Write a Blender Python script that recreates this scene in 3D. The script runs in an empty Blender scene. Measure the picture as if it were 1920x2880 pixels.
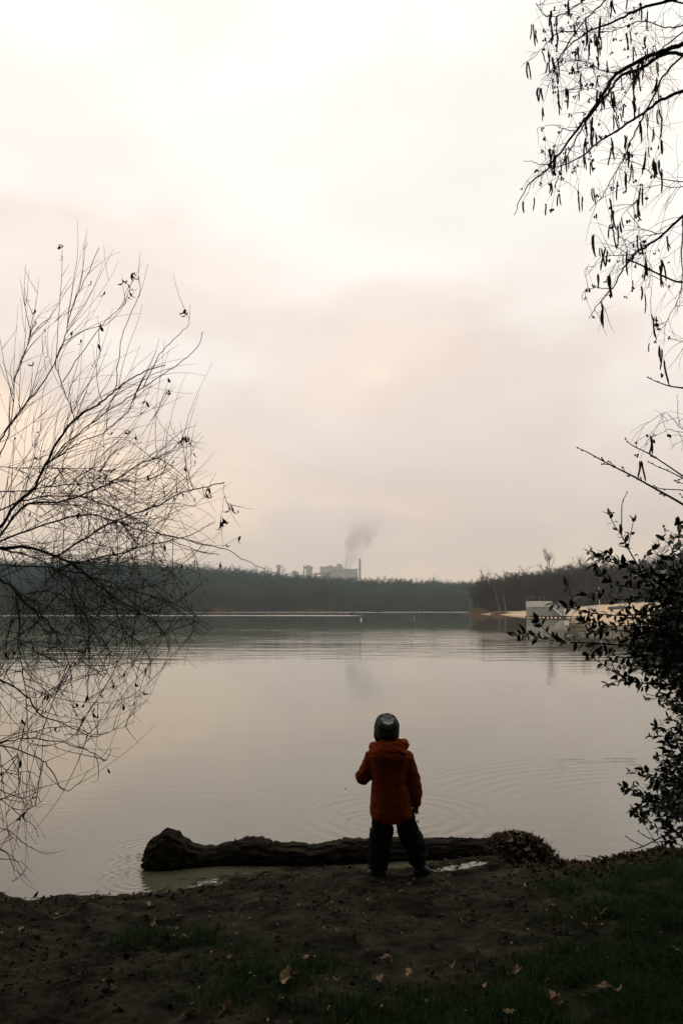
import bpy, bmesh, math, random
import numpy as np
from mathutils import Vector, Matrix, Quaternion, noise as mnoise

random.seed(7)
RNG = np.random.default_rng(7)
R = math.radians
scene = bpy.context.scene
COL = scene.collection

# ------------------------------------------------------------------ camera
H_CAM = 1.95
F_PX, W_PX, H_PX = 2240.0, 1920.0, 2880.0
HORIZON = 1710.0
PITCH = math.atan((HORIZON - H_PX / 2) / F_PX)
cam_data = bpy.data.cameras.new('camera')
cam_data.sensor_fit = 'VERTICAL'
cam_data.sensor_height = 36.0
cam_data.lens = 36.0 * F_PX / H_PX
cam_data.clip_start = 0.05
cam_data.clip_end = 20000
cam = bpy.data.objects.new('camera', cam_data)
COL.objects.link(cam)
cam.location = (0, 0, H_CAM)
cam.rotation_euler = (R(90) + PITCH, 0, 0)
scene.camera = cam
SP, CP = math.sin(PITCH), math.cos(PITCH)

# ------------------------------------------------------------------ sky, sun, exposure
SUN_EL, SUN_AZ = R(52), R(-12)      # behind the cloud ahead, a little to the left
world = bpy.data.worlds.new('World')
scene.world = world
world.use_nodes = True
nt = world.node_tree
nt.nodes.clear()
def wn(t, **kw):
    n = nt.nodes.new(t)
    for k, v in kw.items():
        setattr(n, k, v)
    return n
w_out = wn('ShaderNodeOutputWorld')
w_bg = wn('ShaderNodeBackground')
w_sky = wn('ShaderNodeTexSky', sky_type='NISHITA', sun_disc=False)
w_sky.sun_elevation = SUN_EL
w_sky.sun_rotation = SUN_AZ
w_sky.dust_density = 4.0
w_tc = wn('ShaderNodeTexCoord')
w_sep = wn('ShaderNodeSeparateXYZ')
nt.links.new(w_tc.outputs['Generated'], w_sep.inputs[0])
w_map = wn('ShaderNodeMapping')
w_map.inputs['Scale'].default_value = (1.0, 1.0, 2.2)
w_map.inputs['Location'].default_value = (0.9, 2.4, 1.2)
nt.links.new(w_tc.outputs['Generated'], w_map.inputs[0])
w_noi = wn('ShaderNodeTexNoise')
w_noi.inputs['Scale'].default_value = 2.9
w_noi.inputs['Detail'].default_value = 4.0
w_noi.inputs['Roughness'].default_value = 0.46
w_noi.inputs['Distortion'].default_value = 0.25
nt.links.new(w_map.outputs[0], w_noi.inputs['Vector'])
w_m1 = wn('ShaderNodeMath', operation='SUBTRACT'); w_m1.inputs[1].default_value = 0.5
nt.links.new(w_noi.outputs['Fac'], w_m1.inputs[0])
w_m2 = wn('ShaderNodeMath', operation='MULTIPLY_ADD')
w_m2.inputs[1].default_value = 0.74
nt.links.new(w_m1.outputs[0], w_m2.inputs[0])
nt.links.new(w_sep.outputs['Z'], w_m2.inputs[2])
w_ramp = wn('ShaderNodeValToRGB')
cr = w_ramp.color_ramp
cr.interpolation = 'EASE'
cr.elements[0].position = 0.0;  cr.elements[0].color = (1.10, 0.84, 0.63, 1)
cr.elements[1].position = 1.0;  cr.elements[1].color = (0.775, 0.77, 0.752, 1)
for pos, c in ((0.08, (1.06, 0.825, 0.64)), (0.18, (0.80, 0.672, 0.60)), (0.27, (0.80, 0.70, 0.655)), (0.38, (0.875, 0.815, 0.777)), (0.50, (0.84, 0.822, 0.795))):
    e = cr.elements.new(pos); e.color = (*c, 1)
nt.links.new(w_m2.outputs[0], w_ramp.inputs[0])
w_gain = wn('ShaderNodeMixRGB', blend_type='MULTIPLY'); w_gain.inputs[0].default_value = 1.0
w_gain.inputs[2].default_value = (14.5, 14.5, 14.3, 1)
w_map2 = wn('ShaderNodeMapping'); w_map2.inputs['Scale'].default_value = (1.0, 1.0, 1.9); w_map2.inputs['Location'].default_value = (4.1, 1.3, 2.1)
nt.links.new(w_tc.outputs['Generated'], w_map2.inputs[0])
w_n2 = wn('ShaderNodeTexNoise'); w_n2.inputs['Scale'].default_value = 3.6; w_n2.inputs['Detail'].default_value = 5.0; w_n2.inputs['Roughness'].default_value = 0.5; w_n2.inputs['Distortion'].default_value = 0.4
nt.links.new(w_map2.outputs[0], w_n2.inputs['Vector'])
w_r2 = wn('ShaderNodeValToRGB'); w_r2.color_ramp.interpolation = 'EASE'
w_r2.color_ramp.elements[0].position = 0.34; w_r2.color_ramp.elements[0].color = (0.87, 0.855, 0.845, 1)
w_r2.color_ramp.elements[1].position = 0.66; w_r2.color_ramp.elements[1].color = (1.0, 0.995, 0.975, 1)
nt.links.new(w_n2.outputs['Fac'], w_r2.inputs[0])
w_mul = wn('ShaderNodeMixRGB', blend_type='MULTIPLY'); w_mul.inputs[0].default_value = 1.0
nt.links.new(w_ramp.outputs[0], w_mul.inputs[1]); nt.links.new(w_r2.outputs[0], w_mul.inputs[2])
nt.links.new(w_mul.outputs[0], w_gain.inputs[1])
w_mix = wn('ShaderNodeMixRGB'); w_mix.inputs[0].default_value = 0.94   # cloud cover over the clear sky
nt.links.new(w_sky.outputs[0], w_mix.inputs[1])
nt.links.new(w_gain.outputs[0], w_mix.inputs[2])
nt.links.new(w_mix.outputs[0], w_bg.inputs[0])
w_bg.inputs[1].default_value = 0.1
nt.links.new(w_bg.outputs[0], w_out.inputs[0])

sun_d = bpy.data.lights.new('sun', 'SUN')
sun_d.energy = 0.5
sun_d.angle = R(25)
sun_d.color = (1.0, 0.93, 0.84)
sun = bpy.data.objects.new('sun', sun_d)
COL.objects.link(sun)
sd = Vector((math.sin(SUN_AZ) * math.cos(SUN_EL), math.cos(SUN_AZ) * math.cos(SUN_EL), math.sin(SUN_EL)))
sun.rotation_euler = sd.to_track_quat('Z', 'Y').to_euler()
sun.location = (0, 0, 60)

scene.view_settings.view_transform = 'Standard'
scene.view_settings.look = 'None'
scene.view_settings.exposure = 0.0
scene.view_settings.gamma = 1.0
scene.view_settings.use_curve_mapping = False
scene.cycles.max_bounces = 6
scene.cycles.diffuse_bounces = 3
scene.cycles.glossy_bounces = 3
scene.cycles.transparent_max_bounces = 8
scene.cycles.volume_bounces = 0
scene.cycles.use_denoising = True

# ------------------------------------------------------------------ helpers
def P(px, py, d):
    """point of the place that stands d metres ahead on the sight line of a photograph position"""
    u = (px - 960.0) / F_PX
    v = (1440.0 - py) / F_PX
    fy = CP - v * SP
    return Vector((u / fy * d, d, H_CAM + (SP + v * CP) / fy * d))

def G(px, py, z=0.0):
    """where the sight line meets the height z"""
    u = (px - 960.0) / F_PX
    v = (1440.0 - py) / F_PX
    fy = CP - v * SP
    d = (z - H_CAM) / (SP + v * CP) * fy
    return Vector((u / fy * d, d, z))

def proj(p):
    s_ = (p[2] - H_CAM) / p[1]; v = (s_ * CP - SP) / (CP + s_ * SP)
    return 960 + p[0] / p[1] * (CP - v * SP) * F_PX, 1440 - v * F_PX

_tab = np.random.default_rng(3).random((256, 256))
def vnoise(x, y, seed=0):
    x = np.asarray(x, float) + seed * 17.31; y = np.asarray(y, float) + seed * 9.77
    xi = np.floor(x).astype(int); yi = np.floor(y).astype(int)
    fx = x - xi; fy = y - yi
    fx = fx * fx * (3 - 2 * fx); fy = fy * fy * (3 - 2 * fy)
    a = _tab[xi % 256, yi % 256]; b = _tab[(xi + 1) % 256, yi % 256]
    c = _tab[xi % 256, (yi + 1) % 256]; d = _tab[(xi + 1) % 256, (yi + 1) % 256]
    return (a * (1 - fx) + b * fx) * (1 - fy) + (c * (1 - fx) + d * fx) * fy - 0.5

def fbm(x, y, octs=4, seed=0, gain=0.5):
    s, a, f = 0, 1.0, 1.0
    for i in range(octs):
        s = s + a * vnoise(x * f, y * f, seed + i * 3); a *= gain; f *= 2.03
    return s

def mat(name, c1, c2=None, rough=0.85, spec=0.2, scale=4.0, bump=0.0, bscale=20.0, detail=5.0, coords='Object', metallic=0.0, stretch=None, trans=0.0):
    m = bpy.data.materials.new(name); m.use_nodes = True
    t = m.node_tree; b = t.nodes['Principled BSDF']
    b.inputs['Roughness'].default_value = rough
    b.inputs['Specular IOR Level'].default_value = spec
    b.inputs['Metallic'].default_value = metallic
    tc = t.nodes.new('ShaderNodeTexCoord')
    src = tc.outputs[coords]
    if stretch:
        mp = t.nodes.new('ShaderNodeMapping'); mp.inputs['Scale'].default_value = stretch
        t.links.new(src, mp.inputs[0]); src = mp.outputs[0]
    if c2 is not None:
        n = t.nodes.new('ShaderNodeTexNoise'); n.inputs['Scale'].default_value = scale; n.inputs['Detail'].default_value = detail
        n.inputs['Roughness'].default_value = 0.6
        t.links.new(src, n.inputs['Vector'])
        r = t.nodes.new('ShaderNodeValToRGB')
        r.color_ramp.elements[0].position = 0.36; r.color_ramp.elements[0].color = (*c1, 1)
        r.color_ramp.elements[1].position = 0.64; r.color_ramp.elements[1].color = (*c2, 1)
        t.links.new(n.outputs['Fac'], r.inputs[0]); t.links.new(r.outputs[0], b.inputs['Base Color'])
    else:
        b.inputs['Base Color'].default_value = (*c1, 1)
    if bump > 0:
        n2 = t.nodes.new('ShaderNodeTexNoise'); n2.inputs['Scale'].default_value = bscale; n2.inputs['Detail'].default_value = 6.0
        t.links.new(src, n2.inputs['Vector'])
        bp = t.nodes.new('ShaderNodeBump'); bp.inputs['Strength'].default_value = 1.0; bp.inputs['Distance'].default_value = bump
        t.links.new(n2.outputs['Fac'], bp.inputs['Height']); t.links.new(bp.outputs[0], b.inputs['Normal'])
    if trans:
        b.inputs['Transmission Weight'].default_value = trans
    return m

def leafmat(name, c1, c2, rough=0.6, spec=0.3):
    """colour differs from leaf to leaf"""
    m = bpy.data.materials.new(name); m.use_nodes = True
    t = m.node_tree; b = t.nodes['Principled BSDF']
    b.inputs['Roughness'].default_value = rough; b.inputs['Specular IOR Level'].default_value = spec
    g = t.nodes.new('ShaderNodeNewGeometry'); o = t.nodes.new('ShaderNodeObjectInfo')
    a = t.nodes.new('ShaderNodeMath'); a.operation = 'ADD'
    f = t.nodes.new('ShaderNodeMath'); f.operation = 'FRACT'
    t.links.new(g.outputs['Random Per Island'], a.inputs[0]); t.links.new(o.outputs['Random'], a.inputs[1]); t.links.new(a.outputs[0], f.inputs[0])
    r = t.nodes.new('ShaderNodeValToRGB')
    r.color_ramp.elements[0].color = (*c1, 1); r.color_ramp.elements[1].color = (*c2, 1)
    t.links.new(f.outputs[0], r.inputs[0])
    tc = t.nodes.new('ShaderNodeTexCoord')
    n = t.nodes.new('ShaderNodeTexNoise'); n.inputs['Scale'].default_value = 60; n.inputs['Detail'].default_value = 3
    t.links.new(tc.outputs['Object'], n.inputs['Vector'])
    mx = t.nodes.new('ShaderNodeMixRGB'); mx.blend_type = 'MULTIPLY'; mx.inputs[0].default_value = 0.5
    t.links.new(r.outputs[0], mx.inputs[1]); t.links.new(n.outputs['Fac'], mx.inputs[2])
    t.links.new(mx.outputs[0], b.inputs['Base Color'])
    return m

class MB:
    """collects verts and faces for ONE mesh"""
    def __init__(s): s.v = []; s.f = []
    def add(s, vs, fs):
        o = len(s.v); s.v.extend(vs); s.f.extend([tuple(i + o for i in f) for f in fs])
    def box(s, c, size, rz=0.0, M=None):
        hx, hy, hz = size[0] / 2, size[1] / 2, size[2] / 2
        vs = []
        for dx, dy, dz in ((-1,-1,-1),(1,-1,-1),(1,1,-1),(-1,1,-1),(-1,-1,1),(1,-1,1),(1,1,1),(-1,1,1)):
            p = Vector((dx*hx, dy*hy, dz*hz))
            if M is not None: p = M @ p
            if rz: p = Matrix.Rotation(rz, 3, 'Z') @ p
            vs.append(tuple(p + Vector(c)))
        s.add(vs, [(0,3,2,1),(4,5,6,7),(0,1,5,4),(1,2,6,5),(2,3,7,6),(3,0,4,7)])
    def bar(s, a, b, w, h=None):
        a = Vector(a); b = Vector(b); h = h or w
        d = (b - a); L = d.length
        if L < 1e-6: return
        q = d.to_track_quat('Z', 'Y').to_matrix()
        s.box((a + b) / 2, (w, h, L), M=q)
    def tube(s, pts, rad, n=4, cap=True):
        m = len(pts)
        if m < 2: return
        pts = [Vector(p) for p in pts]
        if not hasattr(rad, '__len__'): rad = [rad] * m
        o = len(s.v)
        t = (pts[1] - pts[0]).normalized()
        nrm = t.orthogonal().normalized()
        for i in range(m):
            if i == 0: t = pts[1] - pts[0]
            elif i == m - 1: t = pts[-1] - pts[-2]
            else: t = pts[i + 1] - pts[i - 1]
            if t.length < 1e-9: t = Vector((0, 0, 1))
            t.normalize()
            nrm = nrm - t * nrm.dot(t)
            if nrm.length < 1e-6: nrm = t.orthogonal()
            nrm.normalize()
            bn = t.cross(nrm)
            r = rad[i]
            for k in range(n):
                a = 2 * math.pi * k / n
                q = pts[i] + (nrm * math.cos(a) + bn * math.sin(a)) * r
                s.v.append((q.x, q.y, q.z))
        for i in range(m - 1):
            for k in range(n):
                a = o + i * n + k; b = o + i * n + (k + 1) % n
                s.f.append((a, b, b + n, a + n))
        if cap:
            s.f.append(tuple(o + k for k in reversed(range(n))))
            s.f.append(tuple(o + (m - 1) * n + k for k in range(n)))
    def mesh(s, name, smooth=False):
        me = bpy.data.meshes.new(name); me.from_pydata([tuple(v) for v in s.v], [], s.f)
        if smooth: me.polygons.foreach_set('use_smooth', [True] * len(me.polygons))
        me.update(); return me
    def build(s, name, m, parent=None, smooth=False):
        return link(name, s.mesh(name, smooth), m, parent)

def link(name, me, m=None, parent=None, loc=None):
    o = bpy.data.objects.new(name, me); COL.objects.link(o)
    if m is not None and len(me.materials) == 0: me.materials.append(m)
    if parent is not None:
        o.parent = parent
        o.matrix_parent_inverse = Matrix.Translation(-parent.location)
    if loc is not None: o.location = loc
    return o

def np_mesh(name, verts, faces):
    """verts (N,3), faces (M,k)"""
    me = bpy.data.meshes.new(name)
    nv, nf, k = len(verts), len(faces), faces.shape[1]
    me.vertices.add(nv); me.vertices.foreach_set('co', np.asarray(verts, np.float32).ravel())
    me.loops.add(nf * k); me.loops.foreach_set('vertex_index', np.asarray(faces, np.int32).ravel())
    me.polygons.add(nf)
    me.polygons.foreach_set('loop_start', np.arange(nf, dtype=np.int32) * k)
    me.polygons.foreach_set('loop_total', np.full(nf, k, np.int32))
    me.update(calc_edges=True); me.validate()
    return me

def thing(name, label, cat, loc=(0, 0, 0), group=None):
    o = bpy.data.objects.new(name, None); COL.objects.link(o); o.location = loc
    o.empty_display_size = 0.1
    o['label'] = label; o['category'] = cat
    if group: o['group'] = group
    return o
def tag(o, label, cat, group=None):
    o['label'] = label; o['category'] = cat
    if group: o['group'] = group
    return o
def kind(o, k):
    o['kind'] = k; return o

def smooth_path(pts, n):
    """Catmull-Rom through pts, n samples"""
    pts = [Vector(p) for p in pts]
    if len(pts) == 2:
        return [pts[0].lerp(pts[1], i / (n - 1)) for i in range(n)]
    ext = [pts[0] * 2 - pts[1]] + pts + [pts[-1] * 2 - pts[-2]]
    seg = len(pts) - 1
    out = []
    for i in range(n):
        t = i / (n - 1) * seg
        k = min(int(t), seg - 1); u = t - k
        p0, p1, p2, p3 = ext[k], ext[k + 1], ext[k + 2], ext[k + 3]
        out.append(0.5 * ((2 * p1) + (-p0 + p2) * u + (2 * p0 - 5 * p1 + 4 * p2 - p3) * u * u + (-p0 + 3 * p1 - 3 * p2 + p3) * u ** 3))
    return out

def rvec():
    while True:
        v = Vector((random.uniform(-1, 1), random.uniform(-1, 1), random.uniform(-1, 1)))
        if 0.05 < v.length < 1: return v.normalized()

# ------------------------------------------------------------------ materials
M = {}
M['mud'] = mat('wet_mud', (0.007, 0.0062, 0.0039), (0.038, 0.0315, 0.020), rough=0.9, spec=0.04, scale=5.0, bump=0.006, bscale=45, coords='Object')
M['water'] = None
M['bark_dark'] = mat('dark_wet_bark', (0.004, 0.0036, 0.003), (0.055, 0.047, 0.034), rough=0.95, spec=0.03, scale=34, bump=0.014, bscale=60, stretch=(0.16, 1, 1))
M['twig'] = mat('willow_bark', (0.022, 0.020, 0.016), (0.042, 0.036, 0.027), rough=0.8, spec=0.1, scale=8)
M['twig_b'] = mat('hazel_bark', (0.022, 0.019, 0.016), (0.045, 0.037, 0.03), rough=0.8, spec=0.1, scale=8)
M['catkin'] = mat('catkin_brown', (0.10, 0.072, 0.035), (0.19, 0.14, 0.065), rough=0.9, spec=0.05, scale=90)
M['cone'] = mat('seed_cone', (0.016, 0.013, 0.010), (0.028, 0.022, 0.016), rough=0.9, spec=0.05, scale=80)
M['dry'] = leafmat('dry_curled_leaf', (0.018, 0.014, 0.010), (0.05, 0.036, 0.022), rough=0.8, spec=0.1)
M['ever'] = leafmat('evergreen_leaf', (0.014, 0.026, 0.013), (0.045, 0.068, 0.030), rough=0.42, spec=0.3)
M['litter'] = leafmat('leaf_litter', (0.020, 0.014, 0.009), (0.14, 0.09, 0.05), rough=0.85, spec=0.06)
M['pale_leaf'] = leafmat('pale_fallen_leaf', (0.16, 0.10, 0.055), (0.50, 0.335, 0.20), rough=0.7, spec=0.15)
M['grass'] = leafmat('grass_blade', (0.008, 0.026, 0.006), (0.022, 0.058, 0.012), rough=0.8, spec=0.04)
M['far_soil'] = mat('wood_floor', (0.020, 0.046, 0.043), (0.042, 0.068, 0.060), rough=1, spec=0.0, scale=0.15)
M['far_twig'] = mat('bare_wood', (0.024, 0.064, 0.062), (0.062, 0.112, 0.104), rough=1, spec=0.0, scale=0.06)  # teal of the distant haze is put into this wood colour
M['near_twig'] = mat('bare_wood_nearer', (0.022, 0.021, 0.018), (0.05, 0.043, 0.036), rough=1, spec=0.0, scale=0.12)
M['birch'] = mat('birch_bark', (0.22, 0.21, 0.19), (0.4, 0.38, 0.35), rough=0.8, spec=0.1, scale=2)
M['sand'] = mat('beach_sand', (0.46, 0.335, 0.225), (0.56, 0.42, 0.29), rough=0.95, spec=0.05, scale=0.7, bump=0.02, bscale=3)
M['reed'] = mat('dry_reed', (0.11, 0.078, 0.042), (0.20, 0.14, 0.078), rough=0.9, spec=0.05, scale=1.5)

# ------------------------------------------------------------------ near bank
shore_px = [(-500, 2508), (-200, 2505), (0, 2514), (73, 2530), (245, 2521), (490, 2503), (620, 2492), (720, 2466), (790, 2446), (900, 2440), (1040, 2440),
            (1090, 2452), (1120, 2459), (1180, 2457), (1260, 2449), (1330, 2438), (1390, 2426), (1450, 2424), (1520, 2430), (1575, 2424), (1635, 2430), (1683, 2420), (1752, 2406), (1845, 2388), (1930, 2394)]
SX = [G(a, b).x for a, b in shore_px]; SY = [G(a, b).y for a, b in shore_px]
SX = [-150, -60, -12] + SX + [4.2, 8, 20, 60, 150]
SY = [12, 9, 5.9] + SY + [7.2, 9.5, 17, 38, 70]
def shore_y(x): return np.interp(x, SX, SY)
PUD_Z = .098
PUD = [(1118, 2459.5, .6), (1150, 2456, 2.2), (1190, 2452, 3.6), (1230, 2447, 4.6), (1275, 2441, 6.0), (1320, 2433, 6.5), (1352, 2428, 5.0), (1374, 2424, 1.6)]
PUDW = [(G(a, c, PUD_Z), G(a, c - w, PUD_Z).y - G(a, c, PUD_Z).y) for a, c, w in PUD]
def puddle_sd(x, y):
    px_ = [q[0].x for q in PUDW]
    cy = np.interp(x, px_, [q[0].y for q in PUDW]); hw = np.interp(x, px_, [q[1] for q in PUDW])
    d = np.abs(y - cy) - hw + .035 * vnoise(x * 13, y * 13, 41)
    ex = np.maximum(px_[0] - x, x - px_[-1])
    return np.where(ex > 0, np.maximum(d, ex), d)
def ground_z(x, y):
    x = np.asarray(x, float); y = np.asarray(y, float)
    s = shore_y(x) - y + 0.05 * fbm(x * 4, y * 4, 3, 5)
    inland = 0.052 * np.clip(s, 0, None) + 0.022 * (1 - np.exp(-np.clip(s, 0, None) * 6))
    inland = np.minimum(inland, 0.5 + 0.004 * np.clip(s, 0, None))
    wet = -0.055 * np.clip(-s, 0, None) - 0.03 * (1 - np.exp(-np.clip(-s, 0, None) * 3))
    wet = np.maximum(wet, -1.6)
    z = np.where(s > 0, inland, wet)
    amp = np.clip((s + 0.15) / 0.6, 0.12, 1)
    z = z + amp * (0.035 * fbm(x * 1.6, y * 1.6, 3, 1) + 0.030 * fbm(x * 7, y * 7, 4, 2) + 0.016 * fbm(x * 24, y * 24, 3, 8))
    wx = np.clip((x + .75) / .5, 0, 1) * np.clip((1.75 - x) / .5, 0, 1)
    z = z + .052 * wx * np.clip((s - .12) / .3, 0, 1)
    sdp = puddle_sd(x, y)
    z = np.where(sdp < 0, PUD_Z - .004 + .25 * np.maximum(sdp, -.08), np.where(sdp < .10, np.maximum(z, PUD_Z + .012 * np.minimum(sdp / .03, 1) + .012 * fbm(x * 22, y * 22, 3, 31)), z))
    # grassy rise on the right
    gr = np.clip((x - 1.0) / 1.6, 0, 1) * np.clip((s - 0.15) / 0.8, 0, 1)
    z = z + 0.06 * gr
    return z
def gz(x, y): return float(ground_z(np.array([x]), np.array([y]))[0])

fx = np.concatenate([np.linspace(-150, -12, 24, endpoint=False), np.linspace(-12, -3.1, 40, endpoint=False), np.arange(-3.1, 3.3, 0.016), np.linspace(3.31, 12, 40), np.linspace(13, 150, 26)])
fy = np.concatenate([np.linspace(-40, -2, 16, endpoint=False), np.linspace(-2, 2.9, 40, endpoint=False), np.arange(2.9, 6.9, 0.016), np.linspace(6.92, 12, 50), np.linspace(13, 90, 30)])
XX, YY = np.meshgrid(fx, fy)
ZZ = ground_z(XX, YY)
nx, ny = len(fx), len(fy)
vv = np.stack([XX.ravel(), YY.ravel(), ZZ.ravel()], 1)
ii, jj = np.meshgrid(np.arange(nx - 1), np.arange(ny - 1))
a = (jj * nx + ii).ravel()
ff = np.stack([a, a + 1, a + 1 + nx, a + nx], 1)
me = np_mesh('bank_ground', vv, ff); me.polygons.foreach_set('use_smooth', [True] * len(me.polygons))
bank = kind(link('bank_ground', me, M['mud']), 'structure')

# wide land sheet and lake bed out to the horizon
mb = MB(); mb.box((0, 2000, -2.2), (8400, 4500, 0.1)); kind(mb.build('lake_bed', M['far_soil']), 'structure')

# ------------------------------------------------------------------ water
wm = bpy.data.materials.new('lake_water'); wm.use_nodes = True
t = wm.node_tree; wb = t.nodes['Principled BSDF']
wb.inputs['Base Color'].default_value = (0.108, 0.101, 0.064, 1)
wb.inputs['IOR'].default_value = 1.55
wb.inputs['Specular IOR Level'].default_value = 0.5
def N(ty, **kw):
    n = t.nodes.new(ty)
    for k, v in kw.items(): setattr(n, k, v)
    return n
def math_(op, a_, b_=None, c_=None):
    n = N('ShaderNodeMath', operation=op)
    for i, q in enumerate((a_, b_, c_)):
        if q is None: continue
        if isinstance(q, (int, float)): n.inputs[i].default_value = q
        else: t.links.new(q, n.inputs[i])
    return n.outputs[0]
geo = N('ShaderNodeNewGeometry'); sep = N('ShaderNodeSeparateXYZ'); t.links.new(geo.outputs['Position'], sep.inputs[0])
X, Y = sep.outputs['X'], sep.outputs['Y']
def smap(val, a_, b_, c_=0.0, d_=1.0):
    n = N('ShaderNodeMapRange', interpolation_type='SMOOTHSTEP')
    t.links.new(val, n.inputs[0]); n.inputs[1].default_value = a_; n.inputs[2].default_value = b_; n.inputs[3].default_value = c_; n.inputs[4].default_value = d_
    return n.outputs[0]
def noise_(scale, detail=3, sx=1, sy=1, rough=0.5):
    mp = N('ShaderNodeMapping'); mp.inputs['Scale'].default_value = (sx, sy, 1); t.links.new(geo.outputs['Position'], mp.inputs[0])
    n = N('ShaderNodeTexNoise'); n.inputs['Scale'].default_value = scale; n.inputs['Detail'].default_value = detail; n.inputs['Roughness'].default_value = rough
    t.links.new(mp.outputs[0], n.inputs['Vector']); return n.outputs['Fac']
# wind-ruffled belt some 25-70 m out, calm water on both sides of it
patch = noise_(0.03, 2, 1.0, 1.6)
patchm = smap(patch, 0.36, 0.62)
belt = math_('MULTIPLY', smap(Y, 24, 36), smap(Y, 62, 90, 1.0, 0.05))
belt = math_('MULTIPLY', belt, math_('MULTIPLY_ADD', patchm, 0.75, 0.25))
h = math_('MULTIPLY', math_('ADD', math_('MULTIPLY', noise_(1.0, 2, 0.20, 0.8), 0.034), math_('MULTIPLY', noise_(1.0, 2, 0.6, 2.6), 0.010)), belt)
# soft swell everywhere, faint close in
h = math_('ADD', h, math_('MULTIPLY', noise_(1.1, 2, 0.7, 1.3), math_('MULTIPLY', smap(Y, 5, 30, 0.5, 1.0), 0.0035)))
h = math_('ADD', h, math_('MULTIPLY', noise_(3.2, 3, 0.5, 1.5), math_('MULTIPLY', math_('MULTIPLY', smap(noise_(0.22, 2, 0.5, 1.0), 0.4, 0.62), smap(Y, 5, 40, 1.0, 0.2)), 0.0045)))
h = math_('ADD', h, math_('MULTIPLY', noise_(14, 3, 0.6, 1.2), math_('MULTIPLY', smap(Y, 6, 14, 1.0, 0.15), 0.0011)))
brk = noise_(1.6, 2)
def rings(cx, cy, lam, amp, r0, r1, fade):
    dx = math_('SUBTRACT', X, cx); dy = math_('SUBTRACT', Y, cy)
    r = math_('SQRT', math_('ADD', math_('MULTIPLY', dx, dx), math_('MULTIPLY', dy, dy)))
    s = math_('SINE', math_('MULTIPLY', r, 2 * math.pi / lam))
    w = math_('MULTIPLY', smap(r, r0 - fade, r0), smap(r, r1, r1 + fade, 1.0, 0.0))
    return math_('MULTIPLY', math_('MULTIPLY', math_('MULTIPLY', s, w), smap(brk, 0.30, 0.5)), amp)
c1 = G(1090, 2318)
for cx_, cy_, lam, amp, r0, r1, fd in ((c1.x, c1.y, 0.13, 0.0019, 0.28, 0.5, 0.16), (c1.x + 0.1, c1.y + 0.3, 0.19, 0.0020, 0.55, 0.85, 0.25)):
    h = math_('ADD', h, rings(cx_, cy_, lam, amp, r0, r1, fd))
for px_, py_ in ((415, 2388), (405, 2432), (395, 2475)):
    g_ = G(px_, py_); h = math_('ADD', h, rings(g_.x, g_.y, 0.075, 0.0011, 0.08, 0.28, 0.1))
g_ = G(2080, 2330)      # wave train spreading from the right bank
tr = rings(g_.x, g_.y, 0.20, 0.0021, 2.15, 3.3, 0.45)
tr = math_('MULTIPLY', tr, smap(Y, 8.2, 9.2))
h = math_('ADD', h, tr)
bp = N('ShaderNodeBump'); bp.inputs['Strength'].default_value = 1.0; bp.inputs['Distance'].default_value = 1.0
t.links.new(h, bp.inputs['Height']); t.links.new(bp.outputs[0], wb.inputs['Normal'])
# streaks of ruffled water near the far shore
ratio = math_('DIVIDE', X, Y)
wob = math_('MULTIPLY', math_('SUBTRACT', noise_(0.012, 2), 0.5), 60)
y2 = math_('ADD', Y, wob)
st1 = math_('MULTIPLY', math_('MULTIPLY', smap(y2, 188, 200), smap(y2, 216, 230, 1, 0)), smap(ratio, 0.0, 0.04, 1, 0))
st2 = math_('MULTIPLY', smap(y2, 320, 345), smap(Y, 470, 480, 1, 0))
st = math_('MAXIMUM', st1, st2)
fine = math_('MULTIPLY', belt, 0.05)
rg = math_('ADD', math_('MULTIPLY', st, 0.24), math_('ADD', fine, 0.014))
t.links.new(rg, wb.inputs['Roughness'])
mb = MB(); mb.add([(-420, 2.5, 0), (420, 2.5, 0), (420, 720, 0), (-420, 720, 0)], [(0, 1, 2, 3)])
water = kind(mb.build('lake_water', wm), 'structure')
mb = MB()
lo_ = [q[0] - Vector((0, q[1] + .07, 0)) for q in PUDW]; hi_ = [q[0] + Vector((0, q[1] + .07, 0)) for q in PUDW]
npd = len(PUDW); mb.add([tuple(q) for q in lo_ + hi_], [(i, i + 1, npd + i + 1, npd + i) for i in range(npd - 1)])
kind(mb.build('puddle_water', wm), 'structure')

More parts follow.
